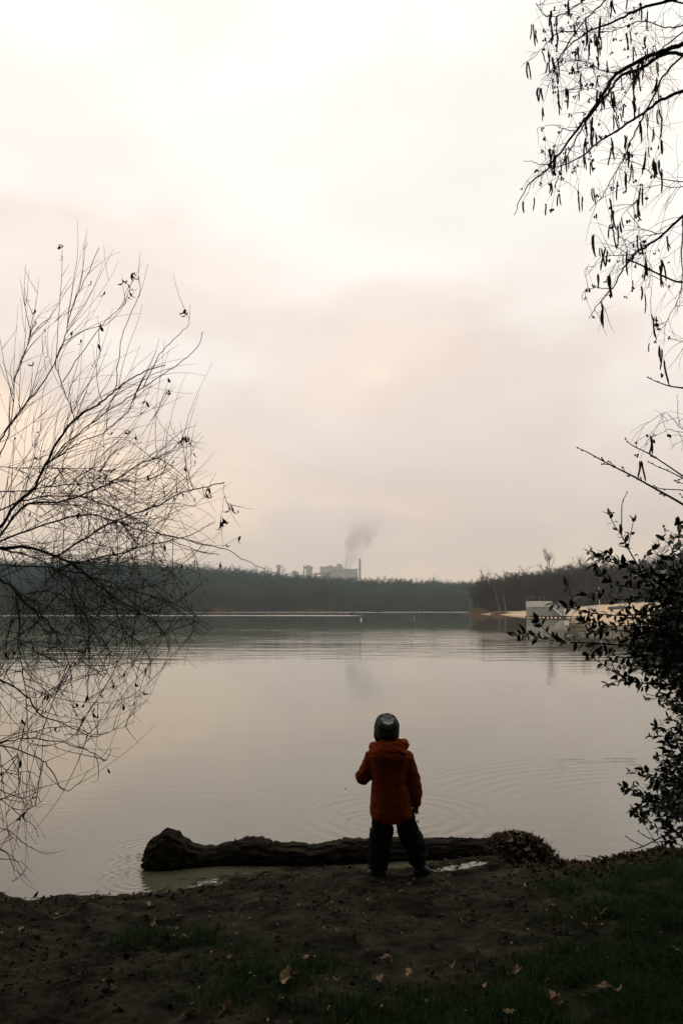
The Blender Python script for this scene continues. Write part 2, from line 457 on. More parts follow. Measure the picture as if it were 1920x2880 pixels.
# ------------------------------------------------------------------ far shores
def tree_template(seed, h=12.0, spread=0.34, tips=240, tipw=0.05, sides=3, clump=0.0):
    """bare winter tree: trunk, limbs, boughs and fine twigs in one numpy soup (unit base at origin)"""
    rd = random.Random(seed)
    b = MB()
    def rv(): return Vector((rd.uniform(-1, 1), rd.uniform(-1, 1), rd.uniform(-1, 1)))
    lean = rv() * 0.06 * h; lean.z = 0
    top = Vector((lean.x, lean.y, h * 0.78))
    trunk = smooth_path([Vector((0, 0, -0.5)), Vector((0, 0, h * 0.25)) + lean * 0.2 + rv() * 0.1, Vector((0, 0, h * 0.5)) + lean * 0.5 + rv() * 0.25, top], 7)
    b.tube(trunk, [0.018 * h * (1 - 0.85 * i / 6) for i in range(7)], 4)
    boughs = []
    nl = 9
    for i in range(nl):
        f = 0.22 + 0.75 * i / nl
        k = f * 6; j = min(int(k), 5)
        p = trunk[j].lerp(trunk[j + 1], k - j)
        az = rd.uniform(0, 6.28); up = rd.uniform(0.5, 1.1)
        d = Vector((math.cos(az), math.sin(az), up)).normalized()
        L = h * spread * (1.15 - 0.6 * f) * rd.uniform(0.8, 1.3)
        q = p + d * L * 0.5 + rv() * 0.08 * L; e = p + d * L + Vector((0, 0, 0.22 * L)) + rv() * 0.12 * L
        path = smooth_path([p, q, e], 4)
        b.tube(path, [0.006 * h * (1 - f * 0.5), 0.004 * h, 0.003 * h, 0.0015 * h], 3, cap=False)
        boughs.append(path)
        for c in range(4):
            s0 = path[rd.choice((1, 2, 3))]
            d2 = (d + rv() * 0.9 + Vector((0, 0, 0.3))).normalized()
            L2 = L * rd.uniform(0.35, 0.6)
            path2 = [s0, s0 + d2 * L2 * 0.55 + rv() * 0.1 * L2, s0 + d2 * L2 + Vector((0, 0, 0.15 * L2))]
            b.tube(path2, [0.0028 * h, 0.002 * h, 0.001 * h], 3, cap=False)
            boughs.append(path2)
    boughs.append([trunk[4], trunk[5], trunk[6], trunk[6] + Vector((0, 0, h * 0.1))])
    for i in range(tips):
        bo = rd.choice(boughs); j = rd.randrange(len(bo) - 1)
        s0 = bo[j].lerp(bo[j + 1], rd.random())
        d = (rv() + Vector((0, 0, 0.3)) + (bo[-1] - bo[0]).normalized() * 0.5).normalized()
        L = h * rd.uniform(0.05, 0.11)
        e = s0 + d * L
        w = tipw * rd.uniform(0.6, 1.2)
        o1 = d.orthogonal().normalized() * w; o2 = d.cross(o1).normalized() * w * 0.6
        b.add([tuple(s0 + o1), tuple(s0 - o1 * 0.5 + o2), tuple(s0 - o1 * 0.5 - o2), tuple(e)], [(0, 1, 3), (1, 2, 3), (2, 0, 3)])
    me_ = b.mesh('tmp'); me_.calc_loop_triangles()
    vs = np.empty(len(me_.vertices) * 3); me_.vertices.foreach_get('co', vs)
    tr_ = np.empty(len(me_.loop_triangles) * 3, int); me_.loop_triangles.foreach_get('vertices', tr_)
    bpy.data.meshes.remove(me_)
    return vs.reshape(-1, 3), tr_.reshape(-1, 3)

class Soup:
    def __init__(s): s.v = []; s.f = []; s.n = 0
    def put(s, tpl, loc, scale, rz):
        v, f = tpl; c, n = math.cos(rz), math.sin(rz)
        sc = scale if hasattr(scale, '__len__') else (scale, scale, scale)
        x = v[:, 0] * sc[0]; y = v[:, 1] * sc[1]; z = v[:, 2] * sc[2]
        s.v.append(np.stack([x * c - y * n + loc[0], x * n + y * c + loc[1], z + loc[2]], 1)); s.f.append(f + s.n); s.n += len(v)
    def build(s, name, m, parent=None):
        return link(name, np_mesh(name, np.concatenate(s.v), np.concatenate(s.f)), m, parent)

def px_x(px, d): return (px - 960) / F_PX * d * 1.0065   # sideways offset for something near the horizon
def top_z(py, d): return H_CAM + (HORIZON - py) / F_PX * d

# far wood: shoreline (photo column, distance) and the height its tops reach
FPX = [-1500, -900, -500, -100, 150, 300, 420, 540, 700, 860, 1000, 1150, 1330, 1500, 1800]
FD  = [110, 150, 190, 240, 275, 305, 345, 385, 415, 432, 437, 440, 446, 460, 480]
FT  = [1380, 1480, 1545, 1580, 1586, 1590, 1592, 1598, 1612, 1625, 1634, 1638, 1640, 1640, 1640]
cols = np.linspace(-1500, 1800, 130)
hv = []; offs = [-3, 0, 6, 18, 40, 80, 140, 260]
frac = [-0.06, 0.0, 0.05, 0.16, 0.34, 0.52, 0.60, 0.60]
for k, (o, f_) in enumerate(zip(offs, frac)):
    for c in cols:
        d = np.interp(c, FPX, FD) + o
        ht = (HORIZON - np.interp(c, FPX, FT)) / F_PX * d + 1.95
        hv.append((px_x(c, d), d, f_ * ht + (0.8 * float(fbm(np.array([c * 0.02]), np.array([o * 0.05]), 3, 4)[0]) if o > 0 else 0)))
nc = len(cols)
ff = [(r * nc + i, r * nc + i + 1, (r + 1) * nc + i + 1, (r + 1) * nc + i) for r in range(len(offs) - 1) for i in range(nc - 1)]
hill = np_mesh('far_hill', np.array(hv), np.array(ff)); hill.polygons.foreach_set('use_smooth', [True] * len(hill.polygons))
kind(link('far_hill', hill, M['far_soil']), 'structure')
TP = [tree_template(s, 12, 0.40, 460, 0.062) for s in range(8)]
sp_ = Soup()
rows = [(3, 0.02, 0.55, 11), (9, 0.06, 0.75, 10), (17, 0.15, 0.9, 10), (28, 0.24, 1.0, 10), (42, 0.35, 1.0, 9), (60, 0.44, 1.0, 9), (82, 0.52, 1.0, 8)]
for o, fz, hs, stp in rows:
    c = -420.0
    while c < 1345:
        d = np.interp(c, FPX, FD) + o + random.uniform(-3, 3)
        zt = top_z(np.interp(c, FPX, FT), d)
        z0 = fz * (zt)
        rowtop = {3: 0.62, 9: 0.74, 17: 0.84, 28: 0.92, 42: 0.98, 60: 1.0, 82: 1.0}[o]
        hgt = max(3.5, zt * rowtop - z0) * random.uniform(0.93, 1.03)
        w = hgt * random.uniform(0.95, 1.25) / 12; roll = 1 + .16 * float(vnoise(np.array([c * .022]), np.array([o * .1]), 71)[0])
        sp_.put(random.choice(TP), (px_x(c, d), d, z0), (w * 1.45, w * 1.45, hgt * roll / 10.7), random.uniform(0, 6.28))
        c += stp * random.uniform(0.7, 1.3) * (1 if c > 200 else 1.5)
for i in range(520):
    c = random.uniform(-420, 1335); d = np.interp(c, FPX, FD) + random.uniform(0.5, 7); hgt = random.uniform(2.5, 6)
    sp_.put(random.choice(TP), (px_x(c, d), d, -.6 - hgt * .25), (hgt / 9, hgt / 9, hgt / 9), random.uniform(0, 6.28))
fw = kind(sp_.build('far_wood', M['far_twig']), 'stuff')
tag(fw, 'hazy bare winter wood along the far shore of the lake', 'wood')

# peninsula on the right
PPX = [1318, 1360, 1430, 1500, 1600, 1700, 1800, 1920, 2100, 2500]
PD  = [262, 248, 222, 190, 150, 122, 98, 82, 70, 58]        # water's edge
TB  = [270, 268, 262, 250, 235, 222, 210, 200, 190, 175]    # foot of the trees
PT  = [1652, 1628, 1618, 1612, 1596, 1590, 1586, 1566, 1540, 1500]
pc = np.linspace(1312, 2500, 110)
pv = []; fr = [-0.06, 0.0, 0.15, 0.35, 0.6, 0.85, 1.0]
for f_ in fr:
    for c in pc:
        d0 = np.interp(c, PPX, PD); d1 = np.interp(c, PPX, TB); d = d0 + (d1 - d0) * f_
        rise = np.interp(c, [1312, 1430, 1560, 1640, 1760, 1900, 2500], [0.4, 0.9, 1.6, 2.6, 3.4, 3.8, 4])
        pv.append((px_x(c, d), d, rise * max(f_, 0) ** 0.8 + (0.12 * float(fbm(np.array([c * 0.05]), np.array([d * 0.1]), 3, 4)[0]) if f_ > 0.2 else 0) - (0.35 if f_ < 0 else 0)))
nc = len(pc)
ff = [(r * nc + i, r * nc + i + 1, (r + 1) * nc + i + 1, (r + 1) * nc + i) for r in range(len(fr) - 1) for i in range(nc - 1)]
me = np_mesh('sand_beach', np.array(pv), np.array(ff)); me.polygons.foreach_set('use_smooth', [True] * len(me.polygons))
kind(link('sand_beach', me, M['sand']), 'structure')
# wooded rise behind the beach
hv = []; offs = [-4, 0, 10, 30, 70, 150]; frac = [0.0, 0.06, 0.2, 0.42, 0.56, 0.56]
for o, f_ in zip(offs, frac):
    for c in pc:
        d = np.interp(c, PPX, TB) + o
        rise = np.interp(c, [1312, 1430, 1560, 1640, 1760, 1900, 2500], [0.4, 0.9, 1.6, 2.6, 3.4, 3.8, 4])
        ht = top_z(np.interp(c, PPX, PT), d)
        hv.append((px_x(c, d), d, max(rise + 0.05 if o >= 0 else rise - 0.4, f_ * ht)))
ff = [(r * nc + i, r * nc + i + 1, (r + 1) * nc + i + 1, (r + 1) * nc + i) for r in range(len(offs) - 1) for i in range(nc - 1)]
me = np_mesh('beach_hill', np.array(hv), np.array(ff)); me.polygons.foreach_set('use_smooth', [True] * len(me.polygons))
kind(link('beach_hill', me, M['far_soil']), 'structure')
TQ = [tree_template(20 + s, 12, 0.36, 520, 0.038) for s in range(6)]
sp_ = Soup()
for o, fz, rt, stp in [(0, 0.1, 0.66, 8), (5, 0.14, 0.84, 8), (11, 0.22, 0.93, 8), (19, 0.3, 0.98, 8), (29, 0.4, 1.0, 8), (42, 0.46, 1.0, 9)]:
    c = 1326.0 + o * 0.6
    while c < 2250:
        d = np.interp(c, PPX, TB) + o + random.uniform(-1.5, 1.5)
        zt = top_z(np.interp(c, PPX, PT), d)
        z0 = max(fz * zt, np.interp(c, [1312, 1430, 1560, 1640, 1760, 1900, 2500], [0.4, 0.9, 1.6, 2.6, 3.4, 3.8, 4])) - 0.2
        hgt = max(3, zt * rt - z0) * random.uniform(0.78, 1.08)
        w = hgt * random.uniform(0.9, 1.2) / 12
        sp_.put(random.choice(TQ), (px_x(c, d), d, z0), (w * 1.2, w * 1.2, hgt / 10.5), random.uniform(0, 6.28))
        c += stp * random.uniform(0.7, 1.3)
for i in range(160):
    c = random.uniform(1330, 2100); d = np.interp(c, PPX, TB) + random.uniform(-3, 3); hgt = random.uniform(2, 5)
    sp_.put(random.choice(TQ), (px_x(c, d), d, np.interp(c, [1312, 1430, 1560, 1640, 1760, 1900, 2500], [0.4, 0.9, 1.6, 2.6, 3.4, 3.8, 4]) - hgt * .25), (hgt / 9, hgt / 9, hgt / 9), random.uniform(0, 6.28))
bw = kind(sp_.build('beach_wood', M['near_twig']), 'stuff')
tag(bw, 'dark bare winter wood behind the sandy beach on the right', 'wood')

# single trees that stand out of the skyline
def single_tree(px, base_py, top_py, d, label, seed, trunk_m, crown_m, spread=0.3, tips=420, name='bare_tree', lean=0.0):
    z0 = top_z(base_py, d); h = top_z(top_py, d) - z0
    root = thing(name, label, 'tree', (px_x(px, d), d, z0 - 0.2), 'single trees that stand out of the far woods')
    rd = random.Random(seed)
    def rv(): return Vector((rd.uniform(-1, 1), rd.uniform(-1, 1), rd.uniform(-1, 1)))
    tk = smooth_path([Vector((0, 0, -0.3)), Vector((lean * 0.3 * h + rd.uniform(-.1, .1), 0, h * 0.35)), Vector((lean * 0.7 * h, rd.uniform(-.2, .2), h * 0.7)), Vector((lean * h, 0, h * 0.97))], 9)
    b = MB(); b.tube(tk, [(0.007 if name == 'birch_tree' else 0.013) * h * (1 - 0.9 * i / 8) + 0.01 for i in range(9)], 6)
    o = b.build('trunk', trunk_m, smooth=True); o.parent = root
    b = MB(); bo = []
    for i in range(16):
        f = rd.uniform(0.3, 0.97); k = f * 8; j = min(int(k), 7); p = tk[j].lerp(tk[j + 1], k - j)
        az = rd.uniform(0, 6.28); d_ = Vector((math.cos(az), math.sin(az), rd.uniform(0.7, 1.6))).normalized()
        L = h * spread * (1.2 - 0.75 * f) * rd.uniform(0.7, 1.3)
        pa = smooth_path([p, p + d_ * L * 0.5 + rv() * 0.06 * L, p + d_ * L + Vector((0, 0, 0.25 * L))], 4)
        b.tube(pa, [0.005 * h, 0.0036 * h, 0.0025 * h, 0.001 * h], 4, cap=False); bo.append(pa)
        for c in range(3):
            s0 = rd.choice(pa[1:]); d2 = (d_ + rv() * 0.8).normalized(); L2 = L * rd.uniform(.3, .6)
            p2 = [s0, s0 + d2 * L2 * .5 + rv() * .08 * L2, s0 + d2 * L2 + Vector((0, 0, .2 * L2))]
            b.tube(p2, [0.0022 * h, 0.0016 * h, 0.0006 * h], 3, cap=False); bo.append(p2)
    for i in range(tips):
        q = rd.choice(bo); j = rd.randrange(len(q) - 1); s0 = q[j].lerp(q[j + 1], rd.random())
        d2 = (rv() + Vector((0, 0, .7)) + (q[-1] - q[0]).normalized() * .7).normalized()
        b.tube([s0, s0 + d2 * h * rd.uniform(.04, .09)], [0.022, 0.006], 3, cap=False)
    o = b.build('crown', crown_m); o.parent = root
    return root
single_tree(1540, 1680, 1556, 262, 'tall bare tree with a narrow crown rising above the wood left of the beach', 1, M['near_twig'], M['near_twig'], 0.26)
single_tree(1362, 1700, 1612, 275, 'bare tree at the very tip of the wooded peninsula', 2, M['near_twig'], M['near_twig'], 0.34)
single_tree(1625, 1680, 1572, 258, 'broad bare tree above the wood, right of the tallest one', 3, M['near_twig'], M['near_twig'], 0.36)
single_tree(1690, 1670, 1568, 252, 'bare tree above the flagpole on the skyline of the wood', 4, M['near_twig'], M['near_twig'], 0.32)
single_tree(1855, 1660, 1535, 235, 'spreading bare tree half hidden behind the evergreen bush', 5, M['near_twig'], M['near_twig'], 0.36)
single_tree(1470, 1690, 1606, 268, 'small bare tree on the skyline above the boathouse', 6, M['near_twig'], M['near_twig'], 0.36)
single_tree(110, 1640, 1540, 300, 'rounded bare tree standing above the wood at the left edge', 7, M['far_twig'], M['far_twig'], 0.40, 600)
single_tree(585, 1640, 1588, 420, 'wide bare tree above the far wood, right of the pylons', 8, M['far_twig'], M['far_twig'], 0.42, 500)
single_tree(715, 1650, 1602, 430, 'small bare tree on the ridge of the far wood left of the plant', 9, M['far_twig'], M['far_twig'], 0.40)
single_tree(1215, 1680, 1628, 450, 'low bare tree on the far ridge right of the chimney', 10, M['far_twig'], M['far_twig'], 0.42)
single_tree(1400, 1722, 1640, 240, 'slender white birch leaning at the edge of the peninsula', 11, M['birch'], M['near_twig'], 0.22, 220, 'birch_tree', -0.24)
single_tree(1415, 1722, 1655, 241, 'thinner pale birch just right of the leaning white birch', 12, M['birch'], M['near_twig'], 0.22, 160, 'birch_tree', -0.10)

# reeds
def reeds(px, d, w, h, n, label):
    b = MB()
    for i in range(n):
        x = px_x(px, d) + random.gauss(0, w / 2.2); y = d + random.uniform(-1.5, 1.5); hh = h * random.uniform(.5, 1) * math.exp(-((x - px_x(px, d)) / w) ** 2)
        b.tube([(x, y, -0.3), (x + random.gauss(0, .12), y, hh * .6), (x + random.gauss(0, .3), y, hh)], [0.05, 0.04, 0.012], 3, cap=False)
    o = b.build('reed_bed', M['reed']); kind(o, 'stuff'); tag(o, label, 'reeds')
reeds(1340, 255, 4.2, 2.3, 420, 'tan reed bed at the tip of the peninsula')
reeds(1398, 236, 4.0, 1.4, 260, 'low dry reeds below the leaning birch')
reeds(617, 384, 5, 2.6, 300, 'small tan reed clump on the far shore at left')
reeds(880, 430, 9, 1.8, 240, 'pale reeds along the far shore below the plant')

# ------------------------------------------------------------------ boathouse and beach
M['bh_wall'] = mat('grey_cladding', (0.22, 0.225, 0.215), (0.27, 0.27, 0.255), rough=0.8, spec=0.1, scale=1.2)
M['bh_band'] = mat('pale_parapet', (0.44, 0.425, 0.38), (0.51, 0.49, 0.44), rough=0.8, spec=0.1, scale=1.0)
M['bh_white'] = mat('white_board', (0.58, 0.57, 0.54), (0.68, 0.66, 0.62), rough=0.7, spec=0.15, scale=1)
M['dark_metal'] = mat('dark_steel', (0.03, 0.03, 0.03), (0.05, 0.05, 0.048), rough=0.6, spec=0.3, scale=3)
M['dark_wood'] = mat('dark_pile', (0.02, 0.018, 0.015), (0.04, 0.034, 0.028), rough=0.9, spec=0.05, scale=3)
D0 = 160.0
k = D0 / F_PX
bx0, bx1 = px_x(1487, D0), px_x(1588, D0)
def bz(py): return top_z(py, D0)
bh = thing('boathouse', 'grey boathouse on stilts with pale parapet and outside stair', 'boathouse', ((bx0 + bx1) / 2, D0, 0))
def bpart(name, mb_, m): return mb_.build(name, m, bh)
x_mid = px_x(1543, D0); x_r = px_x(1575, D0)
b = MB(); b.box(((bx0 + x_r) / 2, D0 + 2.5, (bz(1732) + bz(1705)) / 2), (x_r - bx0, 5, bz(1705) - bz(1732))); bpart('lower_wall', b, M['bh_wall'])
b = MB(); b.box(((bx0 + x_mid) / 2, D0 + 2.35, (bz(1707) + bz(1691)) / 2), (x_mid - bx0 + 0.06, 5.1, bz(1691) - bz(1707))); bpart('parapet', b, M['bh_band'])
b = MB(); b.box(((x_mid + px_x(1588, D0)) / 2 + 0.2, D0 + 3.2, (bz(1706) + bz(1698)) / 2), (bx1 - x_mid - 0.4, 3.2, bz(1698) - bz(1706))); bpart('rear_wall', b, M['bh_wall'])
b = MB(); b.box(((x_r + bx1) / 2 + 0.06, D0 + 2.2, (bz(1732) + bz(1714)) / 2), (bx1 - x_r, 4.0, bz(1714) - bz(1732))); bpart('side_panel', b, M['bh_white'])
st_a = Vector((x_mid - 0.05, D0 - 0.5, bz(1708))); st_b = Vector((px_x(1568, D0), D0 - 0.5, bz(1731)))
stair = MB(); stair.bar(st_a, st_b, 0.07, 0.26); so = bpart('stair_stringer', stair, M['bh_white'])
for i in range(9):
    p = st_a.lerp(st_b, (i + .5) / 9); q = MB(); q.box((p.x, p.y + .42, p.z), (.26, .78, .04)); o = q.build('tread', M['bh_wall']); o.parent = bh; o.matrix_parent_inverse = Matrix.Translation(-bh.location)
q = MB(); q.bar(st_a + Vector((0, 0, .85)), st_b + Vector((0, 0, .85)), .05); bpart('handrail', q, M['bh_white'])
for i in range(4):
    p = st_a.lerp(st_b, i / 3); q = MB(); q.bar(p, p + Vector((0, 0, .85)), .04); bpart('rail_post', q, M['bh_white'])
q = MB(); q.box(((bx0 + bx1) / 2, D0 + 2.2, bz(1733.6)), (bx1 - bx0 + .3, 6.2, .16)); bpart('deck', q, M['dark_wood'])
for i in range(10):
    for yy in (D0 - .7, D0 + 4.8):
        q = MB(); x = bx0 + (bx1 - bx0) * i / 9; q.tube([(x, yy, -1.8), (x, yy, bz(1734.8))], .09, 6); bpart('stilt', q, M['dark_wood'])
q = MB(); q.box((px_x(1510, D0), D0 + 2, bz(1677.6)), (px_x(1526, D0) - px_x(1483, D0), 4, .12)); bpart('canopy_roof', q, M['dark_metal'])
for xx in (1488, 1523):
    for yy in (D0 + .2, D0 + 3.8):
        q = MB(); q.bar((px_x(xx, D0), yy, bz(1691)), (px_x(xx, D0), yy, bz(1678)), .06); bpart('canopy_post', q, M['bh_wall'])
for i in range(8):
    q = MB(); x = bx0 + (x_mid - bx0) * (i + .5) / 8; q.box((x, D0 - .012, (bz(1731) + bz(1708)) / 2), (.035, .03, bz(1708) - bz(1731))); bpart('wall_batten', q, M['bh_wall'])

# jetty from boathouse to the beach
q = MB(); jx0, jx1 = px_x(1592, 150), px_x(1650, 140)
jt = thing('jetty', 'low dark jetty between the boathouse and the beach', 'jetty', ((jx0 + jx1) / 2, 150, 0))
for i in range(14):
    f = i / 13; q = MB(); q.box((jx0 + (jx1 - jx0) * f, 158 - 10 * f, .35), (.62, 1.6, .07), rz=-1.0); o = q.build('plank', M['dark_wood'], jt)
for i in range(4):
    f = i / 3; q = MB(); q.tube([(jx0 + (jx1 - jx0) * f, 158 - 10 * f, -1.5), (jx0 + (jx1 - jx0) * f, 158 - 10 * f, .31)], .1, 6); q.build('pile', M['dark_wood'], jt)

def beach_z(px, d):
    d0 = np.interp(px, PPX, PD); d1 = np.interp(px, PPX, TB); f_ = min(max((d - d0) / (d1 - d0), 0), 1)
    return float(np.interp(px, [1312, 1430, 1560, 1640, 1760, 1900, 2500], [0.4, 0.9, 1.6, 2.6, 3.4, 3.8, 4]) * f_ ** .8)
# flagpole
fp = thing('flagpole', 'thin white flagpole standing on the beach', 'flagpole', (px_x(1675, 165), 165, beach_z(1675, 165)))
q = MB(); q.tube([(px_x(1675, 165), 165, beach_z(1675, 165) - .2), (px_x(1675, 165), 165, top_z(1653, 165))], [.07, .045], 8); q.build('pole', M['bh_white'], fp)
q = MB(); q.tube([(px_x(1675, 165), 165, top_z(1653, 165)), (px_x(1675, 165), 165, top_z(1651.6, 165))], [.08, .03], 8); q.build('finial', M['bh_white'], fp)
# board wall behind the beach
M['board'] = mat('tan_boards', (0.40, 0.30, 0.21), (0.48, 0.365, 0.265), rough=0.9, spec=0.05, scale=1.0)
wall = thing('board_wall', 'tan board wall with dark posts at the back of the beach', 'wall', (px_x(1800, 185), 185, 3))
for i in range(17):
    px = 1690 + i * 14; d = 196 - i * 1.6
    x = px_x(px + 7, d); z0 = beach_z(px, d)
    zt = top_z(1709 - i * .62, d)
    q = MB(); q.box((x, d, (z0 + zt) / 2 - .1), (14 * d / F_PX - .06, .12, zt - z0 + .2), rz=-.25); q.build('board_panel', M['board'], wall)
    q = MB(); q.box((px_x(px, d), d - .12, (z0 + zt) / 2), (.14, .14, zt - z0 + .1)); q.build('post', M['dark_wood'], wall)
    q = MB(); q.box((x, d - .02, zt + .06), (14 * d / F_PX, .4, .1), rz=-.25); q.build('coping', M['bh_white'], wall)
M['tarp_dark'] = mat('dark_tarpaulin', (0.02, 0.024, 0.024), (0.04, 0.045, 0.043), rough=0.6, spec=0.3, scale=2)
M['teal'] = mat('teal_paint', (0.05, 0.20, 0.22), (0.07, 0.26, 0.27), rough=0.6, spec=0.3, scale=2)
M['hull'] = mat('boat_hull', (0.35, 0.37, 0.36), (0.5, 0.5, 0.48), rough=0.5, spec=0.3, scale=2)
def boat(px0, px1, py, d, m1, label, ang=0.0):
    x0, x1 = px_x(px0, d), px_x(px1, d); L = x1 - x0; cx = (x0 + x1) / 2; z = top_z(py, d)
    root = thing('upturned_boat', label, 'boat', (cx, d, z), 'boats laid up along the beach')
    b = MB(); vs = []; nst = 9; nr = 7
    for i in range(nst):
        f = i / (nst - 1) * 2 - 1; w = .62 * (1 - abs(f) ** 3.0) + .03; hh = .5 * (1 - .35 * f * f)
        for j in range(nr):
            a = math.pi * j / (nr - 1); vs.append((f * L / 2, -math.cos(a) * w, math.sin(a) ** .8 * hh))
    fs = [(i * nr + j, (i + 1) * nr + j, (i + 1) * nr + j + 1, i * nr + j + 1) for i in range(nst - 1) for j in range(nr - 1)]
    fs += [tuple(range(nr)), tuple((nst - 1) * nr + j for j in reversed(range(nr)))]
    b.add(vs, fs); o = b.build('hull', m1, smooth=True); o.parent = root
    b = MB(); b.bar((-L / 2 * .96, 0, .40), (L / 2 * .96, 0, .40), .05, .3); o = b.build('keel', m1); o.parent = root
    for s in (-.3, .3):
        b = MB(); b.box((s * L, 0, -.2), (.12, 1.1, .4)); o = b.build('trestle', M['dark_wood']); o.parent = root
    root.rotation_euler = (0, -ang, 0)
boat(1698, 1748, 1713.5, 150, M['tarp_dark'], 'long dark upturned boat on the beach right of the flagpole', .06)
boat(1818, 1862, 1697, 168, M['hull'], 'pale upturned boat at the back of the beach near the bush', .05)
boat(1640, 1668, 1712, 175, M['hull'], 'small pale boat on the sand left of the flagpole', 0)
for px, lab in ((1732, 'teal locker on the beach above the dark boat'), (1770, 'teal locker further right along the board wall')):
    d = 176; tb = thing('beach_locker', lab, 'locker', (px_x(px, d), d, top_z(1711, d)), 'lockers along the beach')
    b = MB(); b.box((px_x(px, d), d, top_z(1707, d)), (.7, .7, .62)); b.build('body', M['teal'], tb)
    b = MB(); b.box((px_x(px, d), d - .02, top_z(1702.4, d)), (.8, .8, .09)); b.build('lid', M['bh_white'], tb)
# bench on the sand near the water
d = 100.; bn = thing('beach_bench', 'small dark bench on the sand close to the water', 'bench', (px_x(1765, d), d, beach_z(1765, d)))
zb = beach_z(1765, d); x = px_x(1765, d)
b = MB(); b.box((x, d, zb + .45), (1.5, .4, .06)); b.build('seat', M['dark_wood'], bn)
b = MB(); b.box((x, d + .22, zb + .72), (1.5, .05, .28)); b.build('backrest', M['dark_wood'], bn)
for s in (-.6, .6):
    b = MB(); b.box((x + s, d, zb + .2), (.1, .36, .44)); b.build('leg', M['dark_wood'], bn)

# buoys, bathers, duck
M['buoy_w'] = mat('white_buoy', (0.75, 0.75, 0.72), rough=0.5, spec=0.3)
M['buoy_o'] = mat('orange_buoy', (0.55, 0.16, 0.07), rough=0.5, spec=0.3)
def buoy(px, py, hpx, m, label):
    g = G(px, py); s = g.y / F_PX; h = hpx * s; r = h * .42
    root = thing('buoy', label, 'buoy', (g.x, g.y, 0), 'buoys on the lake')
    b = MB(); n = 7
    b.tube([(g.x, g.y, -h * .2 + h * 1.2 * i / n) for i in range(n + 1)], [max(.02, r * math.sin(math.pi * min(.97, .06 + .9 * (i / n) ** .8))) for i in range(n + 1)], 10)
    b.build('float', m, root, smooth=True)
    b = MB(); b.tube([(g.x, g.y, h * .96), (g.x, g.y, h * 1.25)], r * .22, 6); b.build('top_ring', m, root)
buoy(1015, 1744, 5, M['buoy_w'], 'white buoy floating below the chimney reflection')
buoy(1163, 1740, 4.5, M['buoy_o'], 'orange buoy floating right of the white one')
g = G(988, 1727.5)
M['dark_feather'] = mat('dark_feathers', (0.02, 0.018, 0.015), (0.035, 0.03, 0.025), rough=0.8, spec=0.1, scale=8)
dk = thing('duck', 'small dark duck swimming at the end of the pale streak', 'duck', (g.x, g.y, 0))
b = MB(); sc_ = 2.4
b.tube([Vector(g) + Vector((dx * sc_, 0, dz * sc_)) for dx, dz in ((-.3, .16), (-.2, .1), (-.05, .08), (.12, .09), (.2, .14), (.23, .24), (.24, .3), (.3, .3), (.36, .285))], [r_ * sc_ for r_ in (.012, .06, .1, .09, .06, .04, .05, .04, .012)], 8)
b.build('body', M['dark_feather'], dk, smooth=True)
# dark figure far out, built as a post with a cross beam
g = G(1063, 1722.5)
po = thing('dark_figure', 'dark post-shaped figure standing in the water near the far shore', 'post', (g.x, g.y, 0))
b = MB(); b.tube([(g.x, g.y, -1.5), (g.x, g.y, .6), (g.x + .05, g.y, 1.5)], [.32, .3, .26], 8); b.build('pile', M['dark_wood'], po)
b = MB(); b.box((g.x, g.y, .28), (4.2, .5, .3)); b.build('cross_beam', M['dark_wood'], po)

# ------------------------------------------------------------------ power plant and pylons
FDI = 2350.0
def fx_(px): return px_x(px, FDI)
def fz_(py): return top_z(py, FDI)
M['pl_green'] = mat('green_grey_cladding', (0.15, 0.19, 0.155), (0.18, 0.22, 0.18), rough=0.8, spec=0.1, scale=.05)
M['pl_grey'] = mat('grey_concrete', (0.12, 0.135, 0.13), (0.16, 0.17, 0.165), rough=0.9, spec=0.05, scale=.05)
M['pl_blue'] = mat('blue_grey_steel', (0.085, 0.115, 0.14), (0.12, 0.145, 0.165), rough=0.8, spec=0.1, scale=.05)
M['pl_dark'] = mat('dark_steelwork', (0.05, 0.055, 0.06), rough=0.8, spec=0.1)
plant = thing('power_plant', 'hazy power plant with green hall above the far wood', 'power plant', (fx_(930), FDI, -2))
def fbox(name, x0, x1, y0, y1, m, dd=0, dep=60):
    b = MB(); b.box(((fx_(x0) + fx_(x1)) / 2, FDI + dd + dep / 2, (fz_(y0) + fz_(y1)) / 2), (fx_(x1) - fx_(x0), dep, fz_(y0) - fz_(y1))); return b.build(name, m, plant)
fbox('boiler_hall', 900, 965, 1596, 1712, M['pl_green'])
fbox('hall_roof', 899, 966, 1594.5, 1596, M['pl_grey'], -2, 64)
fbox('turbine_hall', 965.5, 1005, 1603, 1712, M['pl_grey'], -6)
fbox('turbine_roof', 964, 1006, 1601, 1603, M['pl_dark'], -8, 64)
fbox('annex', 1005.5, 1016, 1632, 1712, M['pl_grey'], -4)
fbox('roof_block', 947, 961, 1586, 1594.3, M['pl_green'], 10, 30)
fbox('roof_block', 921, 935, 1591, 1594.3, M['pl_grey'], 10, 30)
fbox('vent_mast', 971.5, 972.4, 1575, 1600.8, M['pl_dark'], 10, 3)
fbox('low_building', 880, 900, 1621, 1712, M['pl_grey'], 10)
for i in range(6):
    fbox('wall_rib', 903 + i * 10.4, 903.8 + i * 10.4, 1597, 1690, M['pl_grey'], -1.2, 1.1)
fbox('wall_band', 966, 1004.5, 1614, 1616, M['pl_dark'], -7.2, 1.1)
fbox('wall_band', 966, 1004.5, 1624, 1625.5, M['pl_dark'], -7.2, 1.1)
b = MB(); b.bar((fx_(882), FDI - 12, fz_(1617)), (fx_(957), FDI - 12, fz_(1607)), 7, 6); b.build('conveyor', M['pl_dark'], plant)
